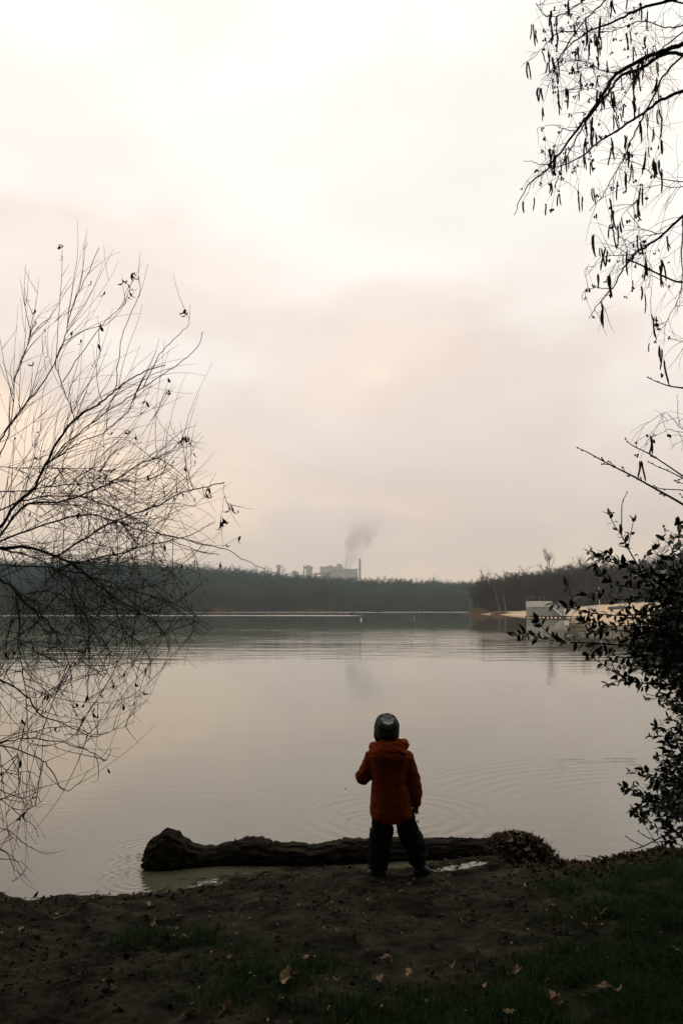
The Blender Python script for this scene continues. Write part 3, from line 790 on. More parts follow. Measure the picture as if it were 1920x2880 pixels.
b = MB(); b.bar((fx_(957.5), FDI - 12, fz_(1607)), (fx_(965), FDI - 12, fz_(1608)), 7, 6); b.build('conveyor', M['pl_dark'], plant)
fbox('bunker_tower', 861, 878, 1599, 1712, M['pl_blue'], 0, 30)
fbox('bunker_head', 856, 879.5, 1594, 1599, M['pl_dark'], -2, 34)
fbox('stair_tower', 854, 857.5, 1592, 1712, M['pl_dark'], 0, 8)
fbox('roof_block', 862, 870, 1590.5, 1594, M['pl_blue'], 4, 14)
fbox('silo', 822, 840, 1609, 1712, M['pl_grey'], 0, 26)
fbox('silo_head', 826, 836, 1606.5, 1609, M['pl_dark'], 4, 14)
fbox('low_building', 840.4, 853, 1617, 1712, M['pl_grey'], 4, 26)
fbox('elevator_tower', 780, 789, 1594, 1712, M['pl_blue'], 0, 14)
fbox('tower_head', 777.5, 791.5, 1591, 1594, M['pl_dark'], -1, 17)
fbox('roof_block', 782, 786, 1589, 1591, M['pl_dark'], 2, 6)
for x in (793.5, 797.5):
    fbox('frame_leg', x, x + .8, 1596, 1712, M['pl_dark'], 2, 2)
for y in (1596, 1605, 1615):
    fbox('frame_beam', 789.2, 798.3, y - 1, y, M['pl_dark'], 2.2, 1.6)
chm = thing('chimney', 'tall slender chimney at the right end of the power plant', 'chimney', (fx_(1010.5), FDI - 30, -2))
b = MB(); b.tube([(fx_(1010.5), FDI - 30, -2), (fx_(1010.5), FDI - 30, fz_(1600)), (fx_(1010.5), FDI - 30, fz_(1575))], [4.0, 3.4, 3.0], 16); b.build('shaft', mat('chimney_concrete', (.09, .085, .085), (.12, .11, .11), scale=.05), chm, smooth=True)
b = MB(); b.tube([(fx_(1010.5), FDI - 30, fz_(1576)), (fx_(1010.5), FDI - 30, fz_(1574))], 3.4, 16); b.build('rim', M['pl_dark'], chm)

def pylon(px, top_py, d, label, arms, wid=0.26):
    x = px_x(px, d); zt = top_z(top_py, d); root = thing('power_pylon', label, 'pylon', (x, d, -2), 'pylons behind the far wood')
    b = MB(); n = 9; half = lambda f: 4.6 * (1 - f) ** 1.3 + .35
    for i in range(n):
        f0, f1 = i / n, (i + 1) / n; z0, z1 = -2 + (zt + 2) * f0, -2 + (zt + 2) * f1; h0, h1 = half(f0), half(f1)
        cs0 = [Vector((x + sx * h0, d + sy * h0, z0)) for sx, sy in ((-1, -1), (1, -1), (1, 1), (-1, 1))]
        cs1 = [Vector((x + sx * h1, d + sy * h1, z1)) for sx, sy in ((-1, -1), (1, -1), (1, 1), (-1, 1))]
        for j in range(4):
            b.bar(cs0[j], cs1[j], wid); b.bar(cs0[j], cs1[(j + 1) % 4], wid * .6); b.bar(cs0[(j + 1) % 4], cs1[j], wid * .6)
    b.build('lattice_mast', M['pl_dark'], root)
    for py, hw in arms:
        z = top_z(py, d); b = MB()
        for s in (-1, 1):
            b.bar((x, d - .3, z), (x + s * hw, d, z), wid); b.bar((x, d + .3, z + 1.6), (x + s * hw, d, z), wid * .8)
            for t_ in (.33, .66): b.bar((x + s * hw * t_, d, z), (x + s * hw * t_, d, z + 1.6 * (1 - t_)), wid * .6)
        b.build('cross_arm', M['pl_dark'], root)
pylon(434, 1524, 700, 'tall lattice pylon above the far wood behind the willow twigs', ((1541, 8), (1558, 13), (1577, 12)))
pylon(551, 1576, 1050, 'smaller pylon to the right of the tall one', ((1582, 5.5), (1590, 8.5), (1598, 7)), .34)
pylon(625, 1593, 1800, 'faint distant pylon above the wide bare tree', ((1597, 7), (1603, 9)), .45)
pylon(650, 1597, 2100, 'faintest pylon, right of the other three', ((1601, 7), (1607, 9)), .45)

# smoke
sm = bpy.data.materials.new('smoke'); sm.use_nodes = True; t = sm.node_tree; t.nodes.clear()
so_ = t.nodes.new('ShaderNodeOutputMaterial'); pv_ = t.nodes.new('ShaderNodeVolumePrincipled')
pv_.inputs['Color'].default_value = (0.58, 0.53, 0.54, 1)
tc = t.nodes.new('ShaderNodeTexCoord'); nz = t.nodes.new('ShaderNodeTexNoise'); nz.inputs['Scale'].default_value = 0.028; nz.inputs['Detail'].default_value = 4
t.links.new(tc.outputs['Object'], nz.inputs['Vector'])
mr = t.nodes.new('ShaderNodeMapRange'); mr.inputs[1].default_value = .32; mr.inputs[2].default_value = .66; mr.inputs[3].default_value = 0; mr.inputs[4].default_value = .030
t.links.new(nz.outputs['Fac'], mr.inputs[0])
sx_ = t.nodes.new('ShaderNodeSeparateXYZ'); t.links.new(tc.outputs['Object'], sx_.inputs[0])
m2 = t.nodes.new('ShaderNodeMapRange'); m2.inputs[1].default_value = 100; m2.inputs[2].default_value = 275; m2.inputs[3].default_value = 1; m2.inputs[4].default_value = 0.0
t.links.new(sx_.outputs['Z'], m2.inputs[0])
mm = t.nodes.new('ShaderNodeMath'); mm.operation = 'MULTIPLY'; t.links.new(mr.outputs[0], mm.inputs[0]); t.links.new(m2.outputs[0], mm.inputs[1])
t.links.new(mm.outputs[0], pv_.inputs['Density']); t.links.new(pv_.outputs[0], so_.inputs['Volume'])
b = MB()
path = [Vector((fx_(a), FDI + 20, fz_(c))) for a, c in ((976, 1601), (981, 1580), (990, 1554), (1002, 1526), (1014, 1496), (1022, 1462), (1030, 1425))]
path = smooth_path(path, 14)
b.tube(path, [8 + 4.4 * i for i in range(14)], 18)
for i, v in enumerate(b.v):
    q = Vector(v); nn = mnoise.noise_vector(q * .022) * 22 * min(1, (q.z - 90) / 80 + .15); b.v[i] = tuple(q + nn)
smo = kind(b.build('smoke_plume', sm, smooth=True), 'stuff'); tag(smo, 'grey smoke plume drifting up from the power plant', 'smoke')

# ------------------------------------------------------------------ log at the water's edge
LT = [(408, 2392), (414, 2378), (424, 2364), (448, 2350), (458, 2338), (480, 2334), (500, 2340), (520, 2356), (545, 2370), (575, 2379), (610, 2376), (650, 2366), (690, 2354), (712, 2350), (738, 2354),
      (765, 2367), (800, 2370), (825, 2367), (850, 2371), (880, 2376), (925, 2369), (960, 2361), (1000, 2357), (1060, 2355), (1150, 2357), (1250, 2357), (1330, 2358), (1400, 2360), (1450, 2366)]
nst, nr = 330, 84
lx = np.linspace(0, 1, nst)
pxs = 408 + (1450 - 408) * lx
tops = np.interp(pxs, [a for a, c in LT], [c for a, c in LT]) + 5 * vnoise(pxs * .09, pxs * 0, 51) + 3 * vnoise(pxs * .3, pxs * 0, 52)
lv = []
for i in range(nst):
    px = pxs[i]
    d = np.interp(px, [408, 1450], [6.36, 6.62]) + 0.03 * math.sin(px * .012)
    pt = P(px, tops[i], d)
    zt = pt.z; zb = -0.07 + (0.02 if px > 700 else -0.0)
    rz = (zt - zb) / 2; cz = (zt + zb) / 2
    ry = np.interp(px, [408, 430, 520, 600, 720, 900, 1450], [.07, .13, .14, .10, .125, .115, .10])
    for j in range(nr):
        a = 2 * math.pi * j / nr
        ca, sa = math.cos(a), math.sin(a)
        r_ = 1 + .07 * mnoise.noise(Vector((px * .012, ca * 3.2, sa * 3.2))) + .08 * mnoise.noise(Vector((px * .010, ca * 7, sa * 7))) - .10 * abs(mnoise.noise(Vector((px * .014, ca * 11, sa * 11)))) + .06 * mnoise.noise(Vector((px * .06, ca * 16, sa * 16))) - .09 * abs(mnoise.noise(Vector((px * .02, ca * 24, sa * 24)))) + .03 * mnoise.noise(Vector((px * .2, ca * 30, sa * 30)))
        if px < 560: r_ += .22 * mnoise.noise(Vector((px * .03, ca * 2.6 + 5, sa * 2.6))) + .10 * mnoise.noise(Vector((px * .08, ca * 6 + 5, sa * 6)))
        lv.append((pt.x + .012 * mnoise.noise(Vector((px * .03, ca * 5, sa * 5))) * (4 if px < 470 else 1), d + ca * ry * r_, cz + sa * rz * (r_ if sa < .7 else 1 + (r_ - 1) * .7)))
ff = [(i * nr + j, (i + 1) * nr + j, (i + 1) * nr + (j + 1) % nr, i * nr + (j + 1) % nr) for i in range(nst - 1) for j in range(nr)]
b = MB(); b.add(lv, ff + [tuple(range(nr)), tuple((nst - 1) * nr + j for j in reversed(range(nr)))])
lg = b.build('fallen_log', M['bark_dark'], smooth=True); tag(lg, 'dark knobbly fallen log lying along the water behind the child', 'log')
# small snag and stub on the log
b = MB(); p = P(660, 2364, 6.4); b.tube([p - Vector((0, 0, .03)), p + Vector((.004, 0, .012)), p + Vector((.003, 0, .02))], [.006, .005, .003], 6); o = b.build('snag', M['bark_dark'], None); o.parent = lg

# ------------------------------------------------------------------ child
YC = 5.80
KC = 0.000574
def C(cx, cy, dy=0.0): return P(940 + .2296 * cx, 1960 + .2296 * cy, YC) + Vector((0, dy, 0))
def ellipsoid(b, c, rad, Mx=None, nu=16, nv=10):
    vs = []; 
    for i in range(nv + 1):
        th = math.pi * i / nv
        for j in range(nu):
            ph = 2 * math.pi * j / nu
            q = Vector((rad[0] * math.sin(th) * math.cos(ph), rad[1] * math.sin(th) * math.sin(ph), rad[2] * math.cos(th)))
            if Mx is not None: q = Mx @ q
            vs.append(tuple(Vector(c) + q))
    fs = [(i * nu + j, (i + 1) * nu + j, (i + 1) * nu + (j + 1) % nu, i * nu + (j + 1) % nu) for i in range(nv) for j in range(nu)]
    b.add(vs, fs)
def limb(b, pts, rads, n=14, sub=4):
    """tapered limb with rounded ends; rads in metres"""
    m = (len(pts) - 1) * sub + 1
    pp = smooth_path(pts, m); rr = np.interp(np.linspace(0, len(rads) - 1, m), range(len(rads)), rads)
    b.tube(pp, list(rr), n)
    ellipsoid(b, pp[0], (rr[0],) * 3, None, 12, 8); ellipsoid(b, pp[-1], (rr[-1],) * 3, None, 12, 8)
def loft(b, rings_, n=28, pw=2.3):
    """rings: (centre, rx, ry)"""
    vs = []
    for c, rx, ry in rings_:
        for j in range(n):
            a = 2 * math.pi * j / n; ca, sa = math.cos(a), math.sin(a)
            x = math.copysign(abs(ca) ** (2 / pw), ca) * rx; y = math.copysign(abs(sa) ** (2 / pw), sa) * ry
            vs.append((c.x + x, c.y + y, c.z))
    m = len(rings_)
    fs = [(i * n + j, i * n + (j + 1) % n, (i + 1) * n + (j + 1) % n, (i + 1) * n + j) for i in range(m - 1) for j in range(n)]
    fs += [tuple(reversed(range(n))), tuple((m - 1) * n + j for j in range(n))]
    b.add(vs, fs)
def fuse(name, b, m, parent, voxel, smooth=4, disp=0.0, dscale=.08, wrinkle=None):
    me = b.mesh(name); o = bpy.data.objects.new(name, me); COL.objects.link(o)
    bmm = bmesh.new(); bmm.from_mesh(me); bmesh.ops.recalc_face_normals(bmm, faces=bmm.faces); bmm.to_mesh(me); bmm.free()
    r = o.modifiers.new('r', 'REMESH'); r.mode = 'VOXEL'; r.voxel_size = voxel
    s = o.modifiers.new('s', 'SMOOTH'); s.iterations = smooth; s.factor = .5
    dg = bpy.context.evaluated_depsgraph_get(); dg.update()
    me2 = bpy.data.meshes.new_from_object(o.evaluated_get(dg))
    bpy.data.objects.remove(o)
    if disp:
        n = len(me2.vertices); nm = [v.normal.copy() for v in me2.vertices]
        for v, q in zip(me2.vertices, nm):
            w = Vector((v.co.x / dscale, v.co.y / dscale, v.co.z / (dscale * .55)))
            a = mnoise.noise(w) + .5 * mnoise.noise(w * 2.3)
            rid = 1 - abs(mnoise.noise(Vector((v.co.x / dscale * .7 + 3, v.co.y / dscale * .7, v.co.z / (dscale * .42) + v.co.x / dscale * .5)))) * 2
            v.co += q * disp * (a * .8 + rid * .7)
            if wrinkle: v.co += q * wrinkle(v.co)
    me2.polygons.foreach_set('use_smooth', [True] * len(me2.polygons)); me2.update()
    me2.materials.clear()
    return link(name, me2, m, parent)

def clothmat(name, c1, c2, rough, spec, sheen=0.0, bump=.0012, bscale=220):
    m = mat(name, c1, c2, rough=rough, spec=spec, scale=26, bump=bump, bscale=bscale)
    return m
M['jacket'] = clothmat('orange_jacket', (0.19, 0.033, 0.006), (0.25, 0.043, 0.008), .8, .05)
M['trouser'] = clothmat('dark_trousers', (0.004, 0.0055, 0.007), (0.009, 0.012, 0.014), .75, .06)
M['boot'] = clothmat('teal_boot', (0.004, 0.010, 0.013), (0.007, 0.017, 0.022), .45, .2)
M['sole'] = mat('boot_sole', (0.05, 0.045, 0.035), (0.08, 0.07, 0.055), rough=.8, spec=.1, scale=40)
M['skin'] = mat('skin', (0.22, 0.125, 0.085), (0.26, 0.15, 0.105), rough=.55, spec=.3, scale=20)
M['hair'] = mat('brown_hair', (0.012, 0.009, 0.006), (0.025, 0.018, 0.012), rough=.6, spec=.2, scale=60)
M['seam'] = mat('jacket_seam', (0.10, 0.02, 0.006), rough=.7, spec=.1)
M['eye'] = mat('eye_dark', (0.02, 0.015, 0.012), rough=.2, spec=.5)

child = thing('person', 'child in orange hooded jacket and striped knit hat standing at the water', 'person', C(780, 2190))
# body: one continuous figure, mostly inside the clothes
hd = C(643, 400, .01)
b = MB()
ellipsoid(b, hd, (.068, .083, .088)); ellipsoid(b, hd + Vector((0, .03, -.055)), (.050, .052, .05))
ellipsoid(b, hd + Vector((0, .086, -.022)), (.011, .016, .014))            # nose
ellipsoid(b, hd + Vector((0, .074, -.058)), (.022, .012, .007))            # lips
for s in (-1, 1):
    ellipsoid(b, hd + Vector((s * .068, -.004, -.028)), (.010, .017, .024))  # ears
    ellipsoid(b, hd + Vector((s * .032, .066, -.032)), (.022, .018, .02))    # cheeks
limb(b, [hd + Vector((0, -.012, -.05)), C(650, 600), C(655, 700)], [.042, .044, .07])
loft(b, [(C(690, 1440), .10, .07), (C(680, 1300), .10, .07), (C(668, 1000), .09, .065), (C(668, 790), .105, .06), (C(665, 640), .06, .045)])
armL = [C(470, 760), C(420, 850), C(375, 960), C(400, 985, .1), C(440, 965, .19)]
armR = [C(860, 770), C(935, 900), C(985, 1090), C(1000, 1230), C(1003, 1318, .01)]
limb(b, armL, [.026, .026, .026, .026, .023]); limb(b, armR, [.026, .028, .028, .026, .022])
legL = [C(610, 1500), C(605, 1660), C(572, 1820), C(546, 1960), C(535, 2110)]
legR = [C(838, 1500), C(890, 1660), C(952, 1800), C(1005, 1930), C(1035, 2070)]
limb(b, legL, [.05, .046, .042, .038, .03]); limb(b, legR, [.05, .046, .042, .038, .03])
for hw, dr, side in ((C(1003, 1325, .01), Vector((-.18, .15, -1)).normalized(), 1), (C(446, 960, .2), Vector((.55, .8, .12)).normalized(), -1)):
    acr = dr.cross(Vector((0, 1, .2))).normalized(); nrm = dr.cross(acr).normalized()
    Mx = Matrix((acr, nrm, dr)).transposed()
    ellipsoid(b, hw + dr * .022, (.022, .012, .026), Mx)
    for i, (o_, L) in enumerate(((-.0165, .036), (-.0055, .042), (.0055, .039), (.0165, .03))):
        p0 = hw + dr * .036 + acr * o_; p1 = p0 + dr * L * .5 + nrm * .004 + acr * o_ * .25; p2 = p1 + (dr * .45 - nrm * -.75).normalized() * L * .5 + acr * o_ * .35
        b.tube(smooth_path([p0, p1, p2], 6), [.0062, .006, .0058, .0055, .005, .0036], 8)
    p0 = hw + dr * .01 + acr * -.018; p1 = p0 + (dr * .6 - acr * .9).normalized() * .02; p2 = p1 + (dr * .9 - acr * .25 + nrm * .4).normalized() * .02
    b.tube(smooth_path([p0, p1, p2], 6), [.008, .0075, .007, .0065, .006, .004], 8)
fuse('body', b, M['skin'], child, .0032, 2)
for s in (-1, 1):
    b = MB(); ellipsoid(b, hd + Vector((s * .028, .076, .004)), (.0095, .006, .007)); b.build('eye', M['eye'], child, smooth=True)
b = MB(); ellipsoid(b, hd + Vector((0, -.022, -.025)), (.074, .072, .072)); ellipsoid(b, hd + Vector((0, -.03, -.075)), (.05, .04, .03))
fuse('hair', b, M['hair'], child, .005, 3, .0025, .02)

# jacket
b = MB()
JR = [(1520, 700, 120, .095), (1492, 695, 200, .125), (1455, 693, 248, .135), (1400, 693, 252, .137), (1250, 688, 246, .135), (1130, 683, 232, .131), (1045, 672, 214, .124),
      (980, 672, 222, .126), (880, 672, 236, .125), (780, 670, 252, .118), (720, 668, 262, .108), (680, 668, 240, .098), (645, 668, 190, .088), (600, 660, 128, .075), (560, 655, 105, .066)]
loft(b, [(C(cx, cy), rx * KC, ry) for cy, cx, rx, ry in JR], 36, 2.35)
limb(b, [C(452, 735), C(415, 830), C(375, 945), C(372, 985, .06), C(410, 985, .15)], [.047, .045, .052, .054, .045])
ellipsoid(b, C(350, 985, .02), (.051, .055, .054))
limb(b, [C(878, 748), C(930, 890), C(968, 1050), C(985, 1180), C(996, 1288)], [.052, .051, .051, .049, .039])
def jw(co):     # quilting at the waist seam, small puffs on the sleeves
    zs = C(672, 1040).z
    r_ = -.006 * math.exp(-((co.z - zs) / .005) ** 2)
    dx_ = abs(co.x - C(672, 1040).x)
    if dx_ < .135 and co.z > zs: r_ -= .004 * math.exp(-((dx_ - .118 - (co.z - zs) * .06) / .005) ** 2)
    # sharp creases fanning over back and sleeves
    w_ = mnoise.noise(Vector((co.x * 9, co.y * 9, co.z * 15 + co.x * 8))); r_ += .0055 * (1 - min(1, abs(w_) * 6)) * (1 if dx_ > .13 else .5)
    return r_
jk = fuse('jacket', b, M['jacket'], child, .0042, 2, .0024, .09, jw)
# hood lying on the shoulders
b = MB()
hr = []
for i in range(13):       # roll around the neck
    a = math.pi * (1.06 + 1.0 * i / 12)
    tt = i / 12
    hr.append(C(655, 640) + Vector((math.cos(a) * .105 * (1.05 if tt > .5 else 1.0), math.sin(a) * .075, .018 + .028 * (1 - abs(2 * tt - 1)) * .4 + (.012 if tt > .6 else 0))))
limb(b, hr, [.034, .036, .036, .038, .038, .04, .04, .04, .04, .04, .04, .042, .040])
ellipsoid(b, C(655, 665, -.08), (.126, .062, .066)); ellipsoid(b, C(650, 708, -.095), (.116, .055, .056))
ellipsoid(b, C(800, 622, -.05), (.042, .055, .05)); ellipsoid(b, C(515, 650, -.05), (.05, .055, .046))
ellipsoid(b, C(620, 560, -.06), (.05, .035, .035))
def hw_(co): return .006 * mnoise.noise(Vector((co.x * 14, co.y * 14, (co.z + co.x * .35) * 55)))
fuse('hood', b, M['jacket'], jk, .0042, 2, .0022, .05, hw_).matrix_parent_inverse = Matrix.Identity(4)
# cuff and hem bands
b = MB(); b.tube([C(996, 1290), C(1000, 1316)], [.0375, .035], 16); o = b.build('cuff', M['seam'], jk, True); o.matrix_parent_inverse = Matrix.Identity(4)
# trousers
b = MB()
loft(b, [(C(700, 1380), .125, .10), (C(705, 1450), .138, .10), (C(712, 1490), .125, .085)], 28)
limb(b, [C(588, 1500), C(582, 1570), C(582, 1640), C(568, 1720), C(558, 1800), C(545, 1940), C(535, 2060)], [.072, .070, .080, .079, .077, .073, .064])
limb(b, [C(862, 1490), C(880, 1560), C(908, 1650), C(942, 1730), C(974, 1800), C(1002, 1905), C(1006, 1958)], [.070, .068, .076, .077, .077, .077, .066])
ellipsoid(b, C(1002, 1925, -.01), (.080, .082, .036))
tr_ = fuse('trousers', b, M['trouser'], child, .0048, 2, .0065, .055)
# boots
def boot(shaft, toe, heel, nm):
    b = MB()
    limb(b, [shaft[0], shaft[1]], [.05, .046]); limb(b, [heel, heel.lerp(toe, .5) + Vector((0, 0, .006)), toe], [.040, .043, .038])
    zmin = min(heel.z, toe.z) - .034
    o = fuse('boot', b, M['boot'], child, .004, 3, .0015, .03)
    for v in o.data.vertices:
        if v.co.z < zmin: v.co.z = zmin
    b = MB(); dr = (toe - heel); dr.z = 0; L = dr.length; dr.normalize(); sd_ = Vector((-dr.y, dr.x, 0)); vs = []
    prof = [(-.042, .022), (-.03, .036), (.02, .041), (L * .55, .04), (L + .01, .040), (L + .033, .026), (L + .042, .008)]
    out = [heel + dr * a_ + sd_ * w_ for a_, w_ in prof] + [heel + dr * a_ - sd_ * w_ for a_, w_ in reversed(prof)]
    n = len(out)
    vs = [(q.x, q.y, zmin + .006) for q in out] + [(q.x, q.y, zmin - .014) for q in out]
    b.add(vs, [tuple(range(n)), tuple(n + i for i in reversed(range(n)))] + [(i, (i + 1) % n, n + (i + 1) % n, n + i) for i in range(n)])
    s_ = b.build('sole', M['sole'], o); s_.matrix_parent_inverse = Matrix.Identity(4)
    return o
boot((C(540, 2030), C(542, 2120)), C(448, 2163, -.03), C(560, 2160, -.01), 'l')
boot((C(1030, 1990), C(1048, 2090)), C(1112, 2130, -.03), C(1030, 2135, -.01), 'r')
# knit hat
hm = bpy.data.materials.new('striped_knit'); hm.use_nodes = True; t = hm.node_tree; pb = t.nodes['Principled BSDF']
pb.inputs['Roughness'].default_value = .95; pb.inputs['Specular IOR Level'].default_value = .05
tc = t.nodes.new('ShaderNodeTexCoord'); sx_ = t.nodes.new('ShaderNodeSeparateXYZ'); t.links.new(tc.outputs['Object'], sx_.inputs[0])
r = t.nodes.new('ShaderNodeValToRGB'); r.color_ramp.interpolation = 'CONSTANT'
mr = t.nodes.new('ShaderNodeMapRange'); mr.inputs[1].default_value = -.10; mr.inputs[2].default_value = .10; t.links.new(sx_.outputs['Z'], mr.inputs[0])
r.color_ramp.elements[0].color = (.012, .014, .016, 1); r.color_ramp.elements[1].position = .99; r.color_ramp.elements[1].color = (.03, .04, .055, 1)
for pos, c in ((.28, (.17, .185, .19)), (.34, (.045, .052, .062)), (.37, (.15, .165, .17)), (.42, (.045, .052, .062)), (.45, (.15, .165, .175)), (.52, (.05, .062, .075)), (.56, (.12, .14, .155)), (.66, (.07, .09, .11)), (.8, (.12, .14, .16))):
    e = r.color_ramp.elements.new(pos); e.color = (*c, 1)
t.links.new(mr.outputs[0], r.inputs[0]); t.links.new(r.outputs[0], pb.inputs['Base Color'])
wv = t.nodes.new('ShaderNodeTexWave'); wv.inputs['Scale'].default_value = 75; wv.bands_direction = 'Z'; wv.inputs['Distortion'].default_value = 2
t.links.new(tc.outputs['Object'], wv.inputs['Vector']); bp = t.nodes.new('ShaderNodeBump'); bp.inputs['Distance'].default_value = .002
t.links.new(wv.outputs['Fac'], bp.inputs['Height']); t.links.new(bp.outputs[0], pb.inputs['Normal'])
hc = C(642, 372, -.004)
b = MB(); nseg = 72
prof = [(-.090, .070), (-.078, .080), (-.055, .0845), (-.03, .0865), (-.005, .087), (.02, .085), (.045, .0785), (.060, .070), (.071, .061), (.078, .053)]
vs = []
pz = np.linspace(prof[0][0], prof[-1][0], 46); pr2 = np.interp(pz, [q[0] for q in prof], [q[1] for q in prof]); prof = [(float(z_), float(r_) + (.0016 if i % 2 else 0)) for i, (z_, r_) in enumerate(zip(pz, pr2))]
for z_, r_ in prof:
    for j in range(nseg):
        a = 2 * math.pi * j / nseg
        cr_ = 1 + (.045 * abs(math.sin(3 * a)) if z_ > .05 else 0)
        wob_ = 1 + .06 * mnoise.noise(Vector((math.cos(a) * 2.2, math.sin(a) * 2.2, z_ * 26))) + .012 * math.sin(a * 18)
        vs.append((math.cos(a) * r_ * cr_ * wob_, math.sin(a) * r_ * 1.06 * cr_ * wob_, z_ + .004 * mnoise.noise(Vector((math.cos(a) * 2, math.sin(a) * 2, 7)))))
fs = [(i * nseg + j, i * nseg + (j + 1) % nseg, (i + 1) * nseg + (j + 1) % nseg, (i + 1) * nseg + j) for i in range(len(prof) - 1) for j in range(nseg)]
b.add(vs, fs + [tuple(reversed(range(nseg)))])
hat = b.build('knit_hat', hm, smooth=True); hat.parent = child; hat.matrix_parent_inverse = Matrix.Translation(-child.location)
hat.location = hc; hat.rotation_euler = (R(36), 0, R(3))
b = MB(); vs = []; pr_ = [(-.098, .074), (-.099, .0845), (-.066, .0905), (-.064, .0855)]
for z_, r_ in pr_:
    for j in range(nseg):
        a = 2 * math.pi * j / nseg; q_ = r_ * (1 + .014 * math.sin(a * 24)); vs.append((math.cos(a) * q_, math.sin(a) * q_ * 1.06, z_ + .003 * math.sin(a * 2 + 1)))
b.add(vs, [(i * nseg + j, i * nseg + (j + 1) % nseg, (i + 1) * nseg + (j + 1) % nseg, (i + 1) * nseg + j) for i in range(3) for j in range(nseg)])
br_ = b.build('hat_brim', mat('dark_knit', (.012, .014, .017), (.022, .026, .03), rough=.95, spec=.03, scale=90, bump=.002, bscale=300), None, smooth=True); br_.parent = hat
b = MB(); vs = [(.004, .002, .062)]
for j in range(12):
    a = 2 * math.pi * j / 12; rr_ = .0545 if j % 2 == 0 else .047; vs.append((math.cos(a) * rr_, math.sin(a) * rr_ * 1.08, .084 if j % 2 == 0 else .073))
b.add(vs, [(0, 1 + j, 1 + (j + 1) % 12) for j in range(12)])
crn = b.build('hat_crown', mat('pale_knit', (.22, .23, .22), (.38, .38, .36), rough=.95, spec=.05, scale=60, bump=.002, bscale=300), None); crn.parent = hat; crn['label'] = 'pale grey pinched crown of the hat'

# ------------------------------------------------------------------ willow on the left
def shoot(p0, d0, L, bend, curl, n=8):
    """curved whip: bend is added to the direction step by step"""
    pts = [p0.copy()]; d = d0.normalized(); st = L / n
    ph = random.uniform(0, 6.28); ax = rvec()
    for i in range(n):
        d = (d + bend * (1.0 / n) * (0.4 + 1.2 * i / n) + ax * curl * math.sin(ph + i * .7) / n + rvec() * .075).normalized()
        pts.append(pts[-1] + d * st)
    return pts
def rad(r0, r1, n): return [r0 + (r1 - r0) * (i / (n - 1)) ** .8 for i in range(n)]

